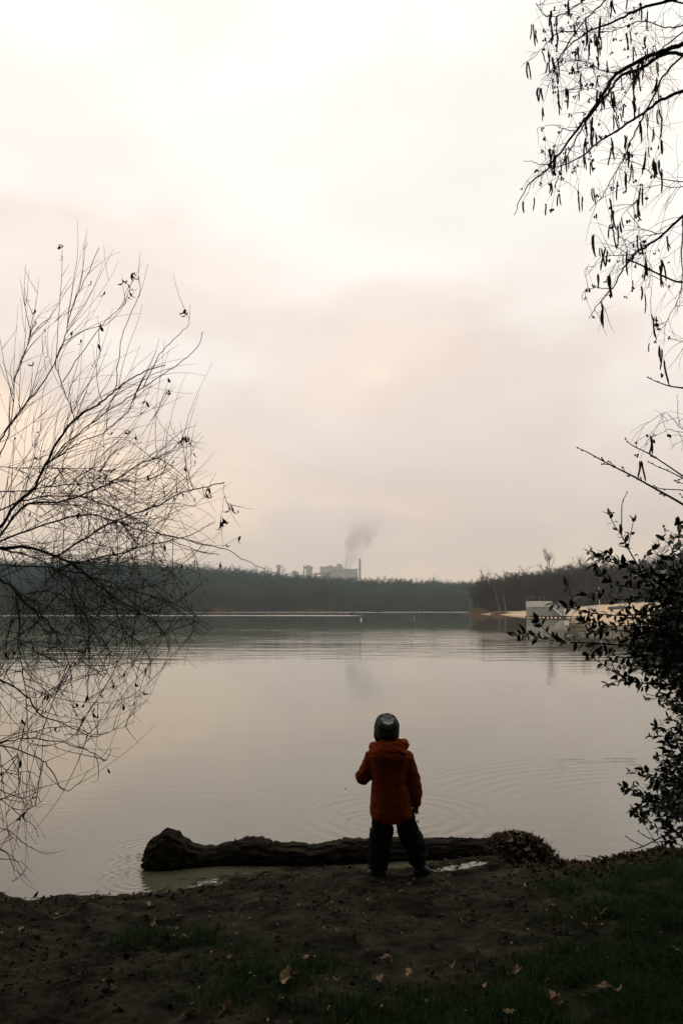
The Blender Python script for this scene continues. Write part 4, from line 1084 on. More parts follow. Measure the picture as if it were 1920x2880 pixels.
WB = Vector((-4.3, 6.1, .15))
will = thing('willow_shrub', 'bare willow with arching whips and a few curled dry leaves at the left edge', 'shrub', WB)
def c4(l): return [(x * .4847, 640 + y * .4847) for x, y in l]
def c5(l): return [(x * .4847, 1500 + y * .4847) for x, y in l]
WL = [  # traced limbs: points, depth at start and end, radius at start and end, bias for the shoots
 (c4([(-60, 1800), (0, 1740), (100, 1600), (200, 1510), (270, 1370), (350, 1220), (440, 1110), (590, 1015), (670, 945), (760, 880), (860, 830), (960, 800)]), 5.6, 5.2, .030, .003, 'up'),
 (c4([(270, 1380), (370, 1270), (480, 1175), (640, 1060), (790, 960), (930, 860), (1040, 790), (1150, 680), (1180, 600)]), 5.55, 5.0, .012, .002, 'up'),
 (c4([(270, 1370), (380, 1300), (480, 1240), (600, 1190), (690, 1110), (760, 1050), (790, 970)]), 5.55, 5.4, .012, .002, 'up'),
 (c4([(-60, 1300), (0, 1240), (60, 1150), (150, 1030), (250, 900), (320, 780), (370, 660), (400, 550), (430, 440), (500, 290), (575, 120)]), 5.9, 5.6, .016, .002, 'up'),
 (c4([(435, 1110), (400, 1010), (360, 910), (320, 790)]), 5.5, 5.5, .007, .004, 'up'),
 (c4([(-40, 1420), (0, 1320), (50, 1200), (80, 1040), (90, 880), (150, 720), (170, 640), (200, 560)]), 6.0, 6.0, .012, .002, 'up'),
 (c4([(-60, 1850), (0, 1790), (150, 1610), (350, 1590), (600, 1500), (800, 1380), (930, 1330), (1030, 1270)]), 5.8, 5.2, .022, .002, 'mid'),
 (c4([(-80, 1870), (0, 1865), (150, 1855), (300, 1900), (440, 1960), (530, 2040), (700, 2170), (870, 2270), (960, 2370), (980, 2480)]), 5.3, 5.0, .028, .002, 'low'),
 (c4([(300, 1920), (440, 1840), (650, 1710), (900, 1620), (1000, 1560), (1110, 1520), (1220, 1500), (1298, 1480)]), 5.4, 4.9, .012, .003, 'mid'),
 (c4([(0, 1820), (250, 1730), (480, 1670), (640, 1690), (800, 1750), (1050, 1805), (1290, 1860), (1420, 1930), (1540, 1985)]), 5.7, 4.9, .014, .0018, 'mid'),
 (c4([(300, 1990), (500, 1930), (700, 1890), (860, 1840), (1050, 1800), (1150, 1760), (1250, 1710)]), 5.5, 5.0, .012, .002, 'mid'),
 (c4([(0, 1640), (200, 1570), (450, 1560), (700, 1640), (900, 1760), (1100, 1860), (1280, 1900)]), 5.9, 5.3, .012, .0018, 'mid'),
 (c4([(-20, 1530), (130, 1530), (330, 1500), (600, 1470), (850, 1470), (990, 1390)]), 6.2, 5.8, .010, .0018, 'mid'),
 (c4([(-20, 1390), (200, 1395), (500, 1400), (640, 1440)]), 6.3, 6.2, .008, .0018, 'mid'),
 (c5([(-80, 230), (0, 270), (80, 320), (170, 430), (250, 480), (330, 600), (400, 760), (420, 900)]), 5.2, 5.0, .020, .002, 'low'),
 (c5([(-80, 820), (0, 850), (150, 940), (240, 1050), (390, 1110), (530, 1180), (640, 1150)]), 5.0, 4.8, .014, .002, 'arc'),
 (c5([(-80, 1230), (0, 1220), (150, 1190), (350, 1210), (500, 1260), (570, 1290), (610, 1325), (650, 1250)]), 5.2, 4.8, .010, .0015, 'arc'),
 (c5([(-80, 1200), (0, 1225), (200, 1290), (290, 1360), (365, 1490), (440, 1460), (520, 1370)]), 5.3, 5.0, .012, .0015, 'arc'),
 (c5([(380, 1170), (530, 1150), (650, 1030), (770, 890)]), 5.0, 5.0, .006, .0015, 'arc'),
 (c5([(-60, 1240), (200, 1150), (420, 1120), (560, 1170), (700, 1130), (775, 1090)]), 5.2, 4.9, .008, .0015, 'arc'),
 (c5([(150, 350), (300, 340), (450, 420), (560, 560), (640, 720), (580, 880)]), 5.4, 5.2, .010, .002, 'low'),
 (c5([(0, 180), (300, 200), (560, 260), (760, 330), (1000, 400), (1120, 480), (1180, 515)]), 5.6, 5.2, .011, .0018, 'low'),
 (c5([(0, 90), (200, 140), (400, 260), (480, 400), (520, 600), (470, 780)]), 5.9, 5.6, .012, .002, 'low'),
 (c5([(80, 320), (120, 480), (110, 650), (140, 850), (160, 1050), (110, 1250), (115, 1450)]), 5.1, 5.1, .010, .002, 'low'),
 (c5([(0, 1340), (60, 1380), (200, 1390), (240, 1480), (130, 1540), (125, 1560)]), 5.2, 5.2, .006, .0015, 'arc'),
 (c5([(-60, 1560), (0, 1540), (90, 1550), (180, 1580), (250, 1590)]), 5.2, 5.1, .006, .0015, 'arc'),
 (c5([(560, 150), (760, 200), (900, 330), (1060, 480), (1160, 590), (1230, 540)]), 5.3, 5.0, .007, .0015, 'low'),
 (c5([(420, 190), (620, 330), (720, 560), (790, 620), (860, 700), (875, 760)]), 5.3, 5.1, .009, .0016, 'low'),
 (c5([(400, 420), (560, 440), (800, 440), (1000, 400), (1070, 370)]), 5.5, 5.2, .008, .0016, 'mid'),
 (c5([(-60, 1480), (30, 1560), (120, 1640), (200, 1700), (230, 1760)]), 5.2, 5.2, .006, .0016, 'arc'),
 (c5([(-80, 1690), (40, 1720), (130, 1790), (220, 1850)]), 5.2, 5.2, .006, .0016, 'arc'),
 (c5([(-80, 1780), (30, 1850), (90, 1950), (150, 1990)]), 5.1, 5.2, .006, .0016, 'arc'),
 (c5([(-80, 1900), (20, 1890), (110, 1900), (190, 1960)]), 5.1, 5.2, .005, .0016, 'arc'),
 (c5([(-80, 1600), (20, 1660), (60, 1740), (120, 1830)]), 5.2, 5.3, .006, .0016, 'arc'),
 (c5([(-80, 1120), (40, 1250), (120, 1420), (60, 1560), (30, 1650)]), 5.4, 5.3, .007, .0016, 'arc'),
 (c4([(670, 945), (690, 750), (720, 590), (800, 420), (812, 330), (780, 262)]), 5.25, 5.1, .005, .0014, 'tip'),
 (c4([(590, 1015), (560, 840), (580, 560)]), 5.3, 5.3, .004, .0012, 'tip'),
 (c4([(360, 900), (450, 760), (600, 560), (690, 470), (740, 360), (735, 310)]), 5.5, 5.3, .005, .0012, 'tip'),
 (c4([(830, 930), (920, 750), (1010, 650), (1090, 570), (1095, 520), (1078, 475)]), 5.1, 5.0, .005, .0012, 'tip'),
 (c4([(320, 790), (345, 440), (360, 250), (358, 100)]), 5.6, 5.5, .004, .0012, 'tip'),
 (c4([(370, 660), (480, 600), (620, 560), (720, 450), (750, 370)]), 5.6, 5.5, .004, .0012, 'tip'),
 (c4([(400, 1340), (640, 1250), (780, 1130), (840, 1010)]), 5.5, 5.5, .004, .0012, 'tip'),
 (c4([(690, 1110), (800, 1090), (900, 1040), (960, 970), (985, 940)]), 5.4, 5.3, .003, .0012, 'tip'),
 (c4([(780, 1410), (900, 1350), (1030, 1280), (1070, 1210)]), 5.4, 5.3, .003, .0012, 'tip'),
 (c4([(940, 1580), (1040, 1480), (1105, 1410), (1110, 1300), (1090, 1215)]), 5.1, 5.0, .004, .0012, 'tip'),
 (c4([(1298, 1480), (1300, 1560), (1290, 1640), (1282, 1700)]), 4.9, 4.9, .003, .0012, 'tip'),
 (c4([(1300, 1555), (1320, 1600), (1345, 1620)]), 4.9, 4.9, .002, .001, 'tip'),
 (c4([(900, 1620), (1100, 1615), (1145, 1600), (1210, 1510)]), 5.0, 4.9, .003, .0012, 'tip'),
]
def w_lim(py): return float(np.interp(py, [640, 760, 900, 1050, 1200, 1350, 1500, 1600, 1750, 1850, 1950, 2060, 2150, 2250, 2350, 2500], [250, 380, 520, 540, 520, 560, 590, 560, 540, 500, 420, 330, 250, 150, 150, 120]))
limbs_mb = MB(); twig_mb = MB()
leaf_spots = []
def w_path(pts, d0, d1, n):
    m = len(pts); return smooth_path([P(x, y, d0 + (d1 - d0) * i / (m - 1)) for i, (x, y) in enumerate(pts)], n)
for pts, d0, d1, r0, r1, bias in WL:
    r0 = r0 * (.42 if bias == 'up' else .5) if r0 > .0055 else r0 * .7
    n = len(pts) * 4
    pa = w_path(pts, d0, d1, n)
    pa = [p + rvec() * .006 for p in pa]
    (limbs_mb if r0 > .0042 else twig_mb).tube(pa, rad(r0, r1, n), 6 if r0 > .0042 else 4)
    if bias == 'tip':
        leaf_spots += [(pa[-1], .9)] * 3 + [(pa[-3], .5)]
        for q in range(2):
            i = random.randrange(n // 3, n - 1); d = (pa[i + 1] - pa[i]).normalized()
            s_ = shoot(pa[i], d + rvec() * .5, random.uniform(.1, .3), Vector((.2, 0, .3)), .3, 5); twig_mb.tube(s_, rad(.002, .0009, 6), 3, False)
        continue
    if pts[0][0] < 20:      # carry the limb back to the stool outside the frame
        st = pa[0]; mid = WB.lerp(st, .55) + Vector((-.1, 0, .25 if st.z > .8 else .1))
        limbs_mb.tube(smooth_path([WB + rvec() * .12, mid, st], 10), rad(r0 * 1.6 + .008, r0, 10), 7)
    L_tot = sum((pa[i + 1] - pa[i]).length for i in range(n - 1))
    cnt = int(L_tot * {'up': 14, 'mid': 48, 'low': 54, 'arc': 24}[bias])
    for q in range(cnt):
        f = random.uniform(.02, .97); i = min(int(f * (n - 1)), n - 2)
        p0 = pa[i].lerp(pa[i + 1], random.random()); tg = (pa[i + 1] - pa[i]).normalized()
        rv_ = rvec(); rv_.y *= .7
        side = random.random()
        if bias == 'up':
            d = tg * .7 + rv_ * .65 + Vector((.1, 0, .45)); bend = Vector((.1, 0, .9)) if side < .5 else (Vector((1.1, 0, .2)) if side < .8 else Vector((.8, 0, -.5))); L = random.uniform(.3, 1.05) * (1.1 - .5 * f)
        elif bias == 'mid':
            d = tg * .75 + rv_ * .75; bend = Vector((.5, 0, .65)) if side < .55 else Vector((.35, 0, -.9)); L = random.uniform(.3, 1.3) * (1.1 - .45 * f)
        elif bias == 'low':
            d = tg * .55 + rv_ * .85 + Vector((0, 0, -.15)); bend = Vector((.1, 0, -.5)) if side < .4 else (Vector((.7, 0, .1)) if side < .7 else Vector((.2, 0, .6))); L = random.uniform(.3, 1.25)
        else:
            d = tg * .6 + rv_ * .85; bend = Vector((.5, 0, .7)) if side < .45 else (Vector((-.4, 0, .5)) if side < .7 else Vector((.2, 0, -.5))); L = random.uniform(.25, .85)
        s_ = shoot(p0, d, L, bend * random.uniform(.5, 1.9), random.uniform(0, .8), 8)
        # stay clear of the open water in the middle of the view
        e = s_[-1]
        if proj(e)[0] > w_lim(proj(e)[1]) - abs(random.gauss(0, 150)) + 110 or e.z < .12 or (proj(e)[1] > 2050 and random.random() < .55): continue
        r_ = random.uniform(.0016, .0036)
        twig_mb.tube(s_, rad(r_, .0009, 9), 3, False)
        if random.random() < .16: leaf_spots.append((s_[-1], .5))
        if random.random() < .08: leaf_spots.append((s_[random.randrange(2, 8)], .4))
        for c in range(random.choice((0, 0, 1, 1, 2))):
            j = random.randrange(2, 7); dd = (s_[j + 1] - s_[j]).normalized()
            s2 = shoot(s_[j], dd * .8 + rvec() * .6, L * random.uniform(.25, .55), bend * .8, .5, 5)
            e = s2[-1]
            if proj(e)[0] > w_lim(proj(e)[1]) - abs(random.gauss(0, 60)) + 50 or e.z < .12: continue
            twig_mb.tube(s2, rad(r_ * .75, .0010, 6), 3, False)
limbs_mb.build('branch', M['twig'], will, smooth=True)
tw = kind(twig_mb.build('twig', M['twig'], will), 'stuff')
# curled leaf meshes
def curled_leaf(seed, L=.06, w=.009):
    rd = random.Random(seed); b = MB(); n = 6; vs = []; p = Vector((0, 0, 0)); ang = 0; k_ = rd.uniform(.35, .8) * rd.choice((-1, 1))
    for i in range(n + 1):
        f = i / n; ww = w * math.sin(math.pi * min(max(f * .95 + .04, 0), 1)) ** .8
        s_ = Vector((math.cos(ang * 2) * ww, math.sin(ang * 2) * ww, 0))
        vs += [tuple(p - s_), tuple(p + Vector((0, ww * .6, 0))), tuple(p + s_)]
        p = p + Vector((math.sin(ang), rd.uniform(-.15, .15), -math.cos(ang))) * L / n; ang += k_ * (.5 + f)
    b.add(vs, [f_ for i in range(n) for f_ in ((3 * i, 3 * i + 1, 3 * i + 4, 3 * i + 3), (3 * i + 1, 3 * i + 2, 3 * i + 5, 3 * i + 4))])
    me = b.mesh('dry_leaf', True); me.materials.append(M['dry']); return me
CL = [curled_leaf(s, .05 + .012 * (s % 3), .006 + .002 * (s % 3)) for s in range(6)]
random.shuffle(leaf_spots)
def put(name, me, parent, loc, rot, sc):
    o = bpy.data.objects.new(name, me); COL.objects.link(o); o.parent = parent
    o.matrix_parent_inverse = Matrix.Translation(-parent.location)
    o.location = loc; o.rotation_euler = rot; o.scale = (sc,) * 3; return o
vis = []
for p, w in leaf_spots:
    if p.x / p.y > -.44: vis.append(p)
for p in vis[:300]:
    put('dry_leaf', random.choice(CL), will, p + rvec() * .012, (random.uniform(-.5, .5), random.uniform(-.5, .5), random.uniform(0, 6.28)), random.uniform(.7, 1.25))

# ------------------------------------------------------------------ catkin tree, upper right
HB = Vector((3.6, 5.2, gz(3.6, 5.2)))
haz = thing('catkin_tree', 'bare tree with hanging catkins and small dark cones reaching in at upper right', 'tree', HB)
def c6(l): return [(1380 + x * .425, y * .425) for x, y in l]
HL = [
 (c6([(1420, 240), (1270, 290), (1100, 350), (1000, 395), (830, 490), (760, 590), (650, 750), (560, 870), (480, 980), (400, 1080), (340, 1150), (250, 1220), (190, 1330), (155, 1420)]), 4.6, 4.1, .030, .0018),
 (c6([(1420, 360), (1270, 360), (1150, 355), (1000, 450), (860, 500), (780, 610), (690, 720), (600, 850), (540, 960), (470, 1100), (420, 1230)]), 4.6, 4.3, .026, .0018),
 (c6([(1420, 540), (1270, 600), (1130, 660), (1000, 750), (850, 850), (700, 950), (590, 1040), (480, 1090), (380, 1110)]), 4.4, 4.2, .022, .0018),
 (c6([(1300, 330), (1150, 490), (1080, 620), (1000, 780), (930, 920), (870, 1060), (800, 1180), (740, 1290), (650, 1400)]), 4.3, 4.1, .012, .0016),
 (c6([(1400, -60), (1200, 0), (1000, 50), (880, 110), (740, 170), (620, 225), (520, 300), (430, 410), (370, 510)]), 4.5, 4.3, .020, .0016),
 (c6([(900, -150), (760, 0), (650, 100), (560, 210), (480, 340), (400, 500), (380, 580)]), 4.2, 4.1, .010, .0016),
 (c6([(760, -90), (620, 0), (480, 90), (380, 110), (330, 80), (295, 20)]), 4.4, 4.3, .008, .0014),
 (c6([(1420, 1290), (1270, 1420), (1150, 1540), (1030, 1630), (960, 1670), (880, 1770), (800, 1910), (700, 2020), (650, 2110)]), 4.3, 4.0, .018, .0016),
 (c6([(1420, 1150), (1270, 1200), (1110, 1180), (1000, 1100), (900, 1055), (880, 1090)]), 4.4, 4.2, .006, .0012),
 (c6([(1400, 100), (1270, 170), (1150, 180), (1000, 140), (900, 170), (780, 210), (560, 210)]), 4.8, 4.6, .010, .0016),
 (c6([(1400, 150), (1270, 210), (1100, 350), (950, 520), (850, 680), (790, 640)]), 4.5, 4.3, .009, .0014),
 (c6([(830, 490), (700, 450), (600, 400), (480, 420), (330, 530)]), 4.4, 4.3, .006, .0014),
 (c6([(560, 210), (430, 220), (330, 330), (250, 400), (195, 440)]), 4.2, 4.1, .005, .0012),
 (c6([(850, 850), (800, 700), (700, 600), (560, 590), (470, 600)]), 4.3, 4.2, .005, .0012),
 (c6([(560, 870), (480, 850), (400, 830), (300, 850)]), 4.3, 4.2, .004, .0012),
 (c6([(400, 1080), (330, 1090), (270, 1070), (215, 1070)]), 4.2, 4.1, .004, .0012),
 (c6([(1270, 1440), (1260, 1600), (1265, 1800), (1250, 1950), (1180, 2080), (1150, 2160)]), 4.3, 4.2, .007, .0012),
 (c6([(960, 1680), (850, 1690), (730, 1700), (650, 1800)]), 4.1, 4.0, .004, .0012),
 (c6([(800, 1910), (700, 1905), (620, 1920), (600, 1990)]), 4.1, 4.0, .004, .0012),
 (c6([(1150, 1540), (1020, 1560), (940, 1600), (850, 1570)]), 4.2, 4.1, .004, .0012),
 (c6([(1100, 1550), (980, 1500), (890, 1380)]), 4.2, 4.1, .004, .0012),
 (c6([(1030, 1630), (1020, 1690), (1060, 1780), (1040, 1900)]), 4.1, 4.1, .003, .001),
 (c6([(1400, 1220), (1200, 1240), (1080, 1230), (960, 1340), (930, 1360)]), 4.3, 4.2, .004, .001),
 (c6([(1500, 2330), (1400, 2280), (1330, 2240), (1270, 2290)]), 4.2, 4.1, .006, .0012),
 ([(1960, 1190), (1920, 1210), (1895, 1180), (1870, 1160), (1855, 1175)], 4.1, 4.0, .003, .001),
 ([(1960, 1215), (1920, 1216), (1880, 1208), (1845, 1225), (1815, 1240)], 4.1, 4.0, .003, .001),
 ([(1910, 1200), (1904, 1170), (1906, 1140), (1902, 1110)], 4.1, 4.0, .002, .001),
 ([(1960, 1235), (1920, 1240), (1895, 1250), (1888, 1262)], 4.1, 4.0, .002, .001),
]
lim_mb = MB(); tw_mb = MB(); catk = []; cones = []
# trunk and main fork outside the frame
tk = smooth_path([HB - Vector((0, 0, .3)), HB + Vector((.05, .05, 1.6)), HB + Vector((-.1, -.2, 3.2)), HB + Vector((-.05, -.5, 5.0)), HB + Vector((-.2, -.6, 7.0))], 16)
b = MB(); b.tube(tk, rad(.13, .035, 16), 12); b.build('trunk', M['twig_b'], haz, smooth=True)
for pts, d0, d1, r0, r1 in HL:
    r0 = r0 * .5 + .0008
    n = len(pts) * 4; pa = w_path(pts, d0, d1, n); pa = [p + rvec() * .004 for p in pa]
    (lim_mb if r0 > .0034 else tw_mb).tube(pa, rad(r0, r1, n), 6 if r0 > .0034 else 4)
    if pts[0][0] > 1910 and r0 > .003 or pts[0][1] < -30:
        tz = max(pa[0].z - .5, 1.0); j = min(range(16), key=lambda i_: abs(tk[i_].z - tz))
        lim_mb.tube(smooth_path([tk[j], tk[j].lerp(pa[0], .5) + Vector((0, 0, .18)), pa[0]], 8), rad(r0 * 1.5, r0, 8), 7)
    L_tot = sum((pa[i + 1] - pa[i]).length for i in range(n - 1))
    near = pts[0][1] > 1100
    cnt = int(L_tot * (30 if not near else 14))
    for q in range(cnt):
        f = random.uniform(.1, 1.0); i = min(int(f * (n - 1)), n - 2); p0 = pa[i].lerp(pa[i + 1], random.random()); tg = (pa[i + 1] - pa[i]).normalized()
        rv_ = rvec(); d = tg * .55 + rv_ * .85 + Vector((-.1, 0, .05))
        L = random.uniform(.08, .34) * (1.1 - .4 * f)
        s_ = shoot(p0, d, L, Vector((0, 0, -.9)) if random.random() < .65 else rvec() * .6, .9, 6)
        qx, qy = proj(s_[-1])
        if qx < np.interp(qy, [0, 150, 230, 330, 400, 560, 640, 700, 850, 950], [1490, 1462, 1490, 1520, 1490, 1448, 1460, 1620, 1640, 1640]) + abs(random.gauss(0, 14)): continue
        tw_mb.tube(s_, rad(random.uniform(.0012, .0022), .0007, 7), 3, False)
        x_ = random.random()
        if x_ < .5: catk.append(s_[-1])
        elif x_ < .74: cones.append(s_[-1])
        for c in range(random.choice((0, 1, 1, 2))):
            j = random.randrange(1, 5); s2 = shoot(s_[j], (s_[j + 1] - s_[j]).normalized() * .6 + rvec() * .8, L * random.uniform(.3, .6), Vector((0, 0, -.5)), .6, 4)
            tw_mb.tube(s2, rad(.0012, .0006, 5), 3, False)
            if random.random() < .2: cones.append(s2[-1])
        for j in (2, 4):      # buds
            if random.random() < .5:
                e = s_[j] + rvec() * .006; tw_mb.tube([s_[j], e], [.0016, .0008], 3, False)
lim_mb.build('branch', M['twig_b'], haz, smooth=True)
kind(tw_mb.build('twig', M['twig_b'], haz), 'stuff')
CK = []
for s in range(4):
    b = MB(); L = .050 + .012 * s; n = 9; bend = (-.003, .004, .002, -.005)[s]
    b.tube([(bend * math.sin(3 * i / n), .0015 * math.sin(5 * i / n), -L * i / n) for i in range(n + 1)], [.0010] + [.0030 + .0005 * ((i % 2) - .5) for i in range(1, n - 1)] + [.0024, .0010], 6)
    me = b.mesh('catkin', True); me.materials.append(M['catkin']); CK.append(me)
nck = 0
catk = [p for p in catk if p.x / p.y < .43 and (p.z - H_CAM) / p.y < .86]; random.shuffle(catk)
cones = [p for p in cones if p.x / p.y < .43 and (p.z - H_CAM) / p.y < .86]; random.shuffle(cones)
for p in catk:
    for c in range(random.choice((1, 2, 2, 3))):
        if nck >= 300: break
        q = p + Vector((random.uniform(-.008, .008), random.uniform(-.008, .008), random.uniform(-.012, .003)))
        put('catkin', random.choice(CK), haz, q, (random.gauss(0, .09), random.gauss(0, .09), random.uniform(0, 6.28)), random.uniform(1.1, 1.65)); nck += 1
CN = []
for s in range(3):
    b = MB()
    for c in range(3):
        q = rvec() * .007; ellipsoid(b, q, (.0045, .0045, .0068), None, 7, 5)
        b.tube([(0, 0, .006), tuple(q)], .0008, 3)
    me = b.mesh('seed_cone', True); me.materials.append(M['cone']); CN.append(me)
for p in cones[:200]:
    put('seed_cone', random.choice(CN), haz, p, (random.uniform(-.6, .6), random.uniform(-.6, .6), random.uniform(0, 6.28)), random.uniform(.75, 1.25))

# ------------------------------------------------------------------ bare budding sapling, right edge
SB = Vector((2.9, 4.7, gz(2.9, 4.7)))
sap = thing('bare_sapling', 'bare budding shoots slanting in from the right below the catkins', 'sapling', SB)
def c7(l): return [(1600 + x * .204, 1050 + y * .204) for x, y in l]
SL = [(c7([(1900, 2040), (1568, 1810), (1200, 1600), (860, 1410), (540, 1250), (270, 1100), (110, 1025)]), 3.6, 3.3, .0065, .0016),
      (c7([(1900, 1640), (1568, 1420), (1150, 1140), (860, 990), (770, 900)]), 3.6, 3.4, .0045, .0016),
      (c7([(1568, 1450), (1350, 1340), (1220, 1290), (1090, 1220)]), 3.6, 3.5, .003, .0015),
      (c7([(1900, 260), (1568, 205), (1360, 170), (1180, 105), (1080, 55)]), 3.6, 3.4, .0045, .0016),
      (c7([(1900, 1640), (1568, 1610), (1260, 1590), (1165, 1550)]), 3.6, 3.5, .003, .0015),
      (c7([(1800, 1600), (1568, 1520), (1490, 1505)]), 3.6, 3.5, .0025, .0014),
      (c7([(1800, 1700), (1620, 1750), (1520, 1660)]), 3.6, 3.5, .0025, .0014),
      (c7([(1568, 1440), (1500, 1475), (1450, 1478)]), 3.6, 3.55, .002, .0014),
      (c7([(1370, 1690), (1300, 1680), (1245, 1660)]), 3.5, 3.5, .002, .0012),
      (c7([(860, 1410), (800, 1412)]), 3.42, 3.42, .002, .0014), (c7([(760, 1350), (728, 1295)]), 3.4, 3.4, .002, .0014),
      (c7([(560, 1260), (445, 1252)]), 3.37, 3.37, .002, .0014), (c7([(640, 1290), (535, 1212)]), 3.38, 3.38, .002, .0013),
      (c7([(480, 1210), (445, 1165)]), 3.36, 3.36, .002, .0012), (c7([(1000, 1480), (978, 1440)]), 3.44, 3.44, .002, .0012),
      (c7([(1110, 1110), (1105, 1080)]), 3.45, 3.45, .002, .0012), (c7([(1180, 1170), (1120, 1140)]), 3.45, 3.45, .002, .0012),
      ([(1960, 745), (1920, 793), (1860, 775), (1800, 745), (1765, 731)], 4.2, 4.0, .006, .004)]
b = MB(); bud = MB()
spath = smooth_path([SB - Vector((0, 0, .2)), SB + Vector((.02, -.15, .9)), SB + Vector((-.15, -.5, 1.7)), SB + Vector((-.45, -.8, 2.6)), SB + Vector((-.62, -.85, 3.5)), SB + Vector((-.6, -.7, 4.3))], 26)
b.tube(spath, rad(.024, .004, 26), 8)
for pts, d0, d1, r0, r1 in SL:
    n = max(6, len(pts) * 4); pa = w_path(pts, d0, d1, n); b.tube(pa, rad(r0, r1, n), 6)
    if pts[0][0] > 1950:
        st = min(spath, key=lambda q: abs((q.z + .25) - pa[0].z) + .3 * (q - pa[0]).length); b.tube(smooth_path([st, st.lerp(pa[0], .5) + Vector((0, 0, .03)), pa[0], pa[1]], 9), rad(r0 * 1.3, r0, 9), 6)
    e = pa[-1]; ellipsoid(bud, e, (.0042, .0042, .0042), None, 6, 4)
    for i in range(5, n - 1, 4):
        ellipsoid(bud, pa[i] + Vector((0, 0, random.choice((-1, 1)) * .003)), (.005, .003, .003), None, 6, 4)
b.build('branch', M['twig_b'], sap, smooth=True); kind(bud.build('bud', M['twig_b'], sap, smooth=True), 'stuff')

# ------------------------------------------------------------------ evergreen bush, right edge
EB = Vector((2.75, 5.0, gz(2.75, 5.0)))
bush = thing('evergreen_bush', 'dark glossy evergreen bush leaning over the water at right', 'bush', EB)
def c3(l): return [(1320 + x * .3827, 1350 + y * .3827) for x, y in l]
def c8(l): return [(1380 + x * .3444, 1960 + y * .3444) for x, y in l]
def leaf_mesh(seed, L=.042, w=.0095):
    rd = random.Random(seed); b = MB(); vs = [(0, 0, 0)]; n = 4; bend = rd.uniform(-.25, .4)
    for i in range(1, n):
        f = i / n; ww = w * math.sin(math.pi * f ** .85); z = -bend * L * f * f
        vs += [(f * L, -ww, z + ww * .35), (f * L, 0, z), (f * L, ww, z + ww * .35)]
    vs.append((L, 0, -bend * L))
    fs = [(0, 1, 2), (0, 2, 3)]
    for i in range(n - 2):
        o = 1 + 3 * i; fs += [(o, o + 3, o + 4, o + 1), (o + 1, o + 4, o + 5, o + 2)]
    o = 1 + 3 * (n - 2); fs += [(o, len(vs) - 1, o + 1), (o + 1, len(vs) - 1, o + 2)]
    b.add(vs, fs); return b
LMB = [leaf_mesh(s, .050 + .007 * (s % 3), .0118 + .0018 * (s % 2)) for s in range(6)]
LME = []
for q in LMB:
    me = q.mesh('leaf', True); me.materials.append(M['ever']); LME.append(me)
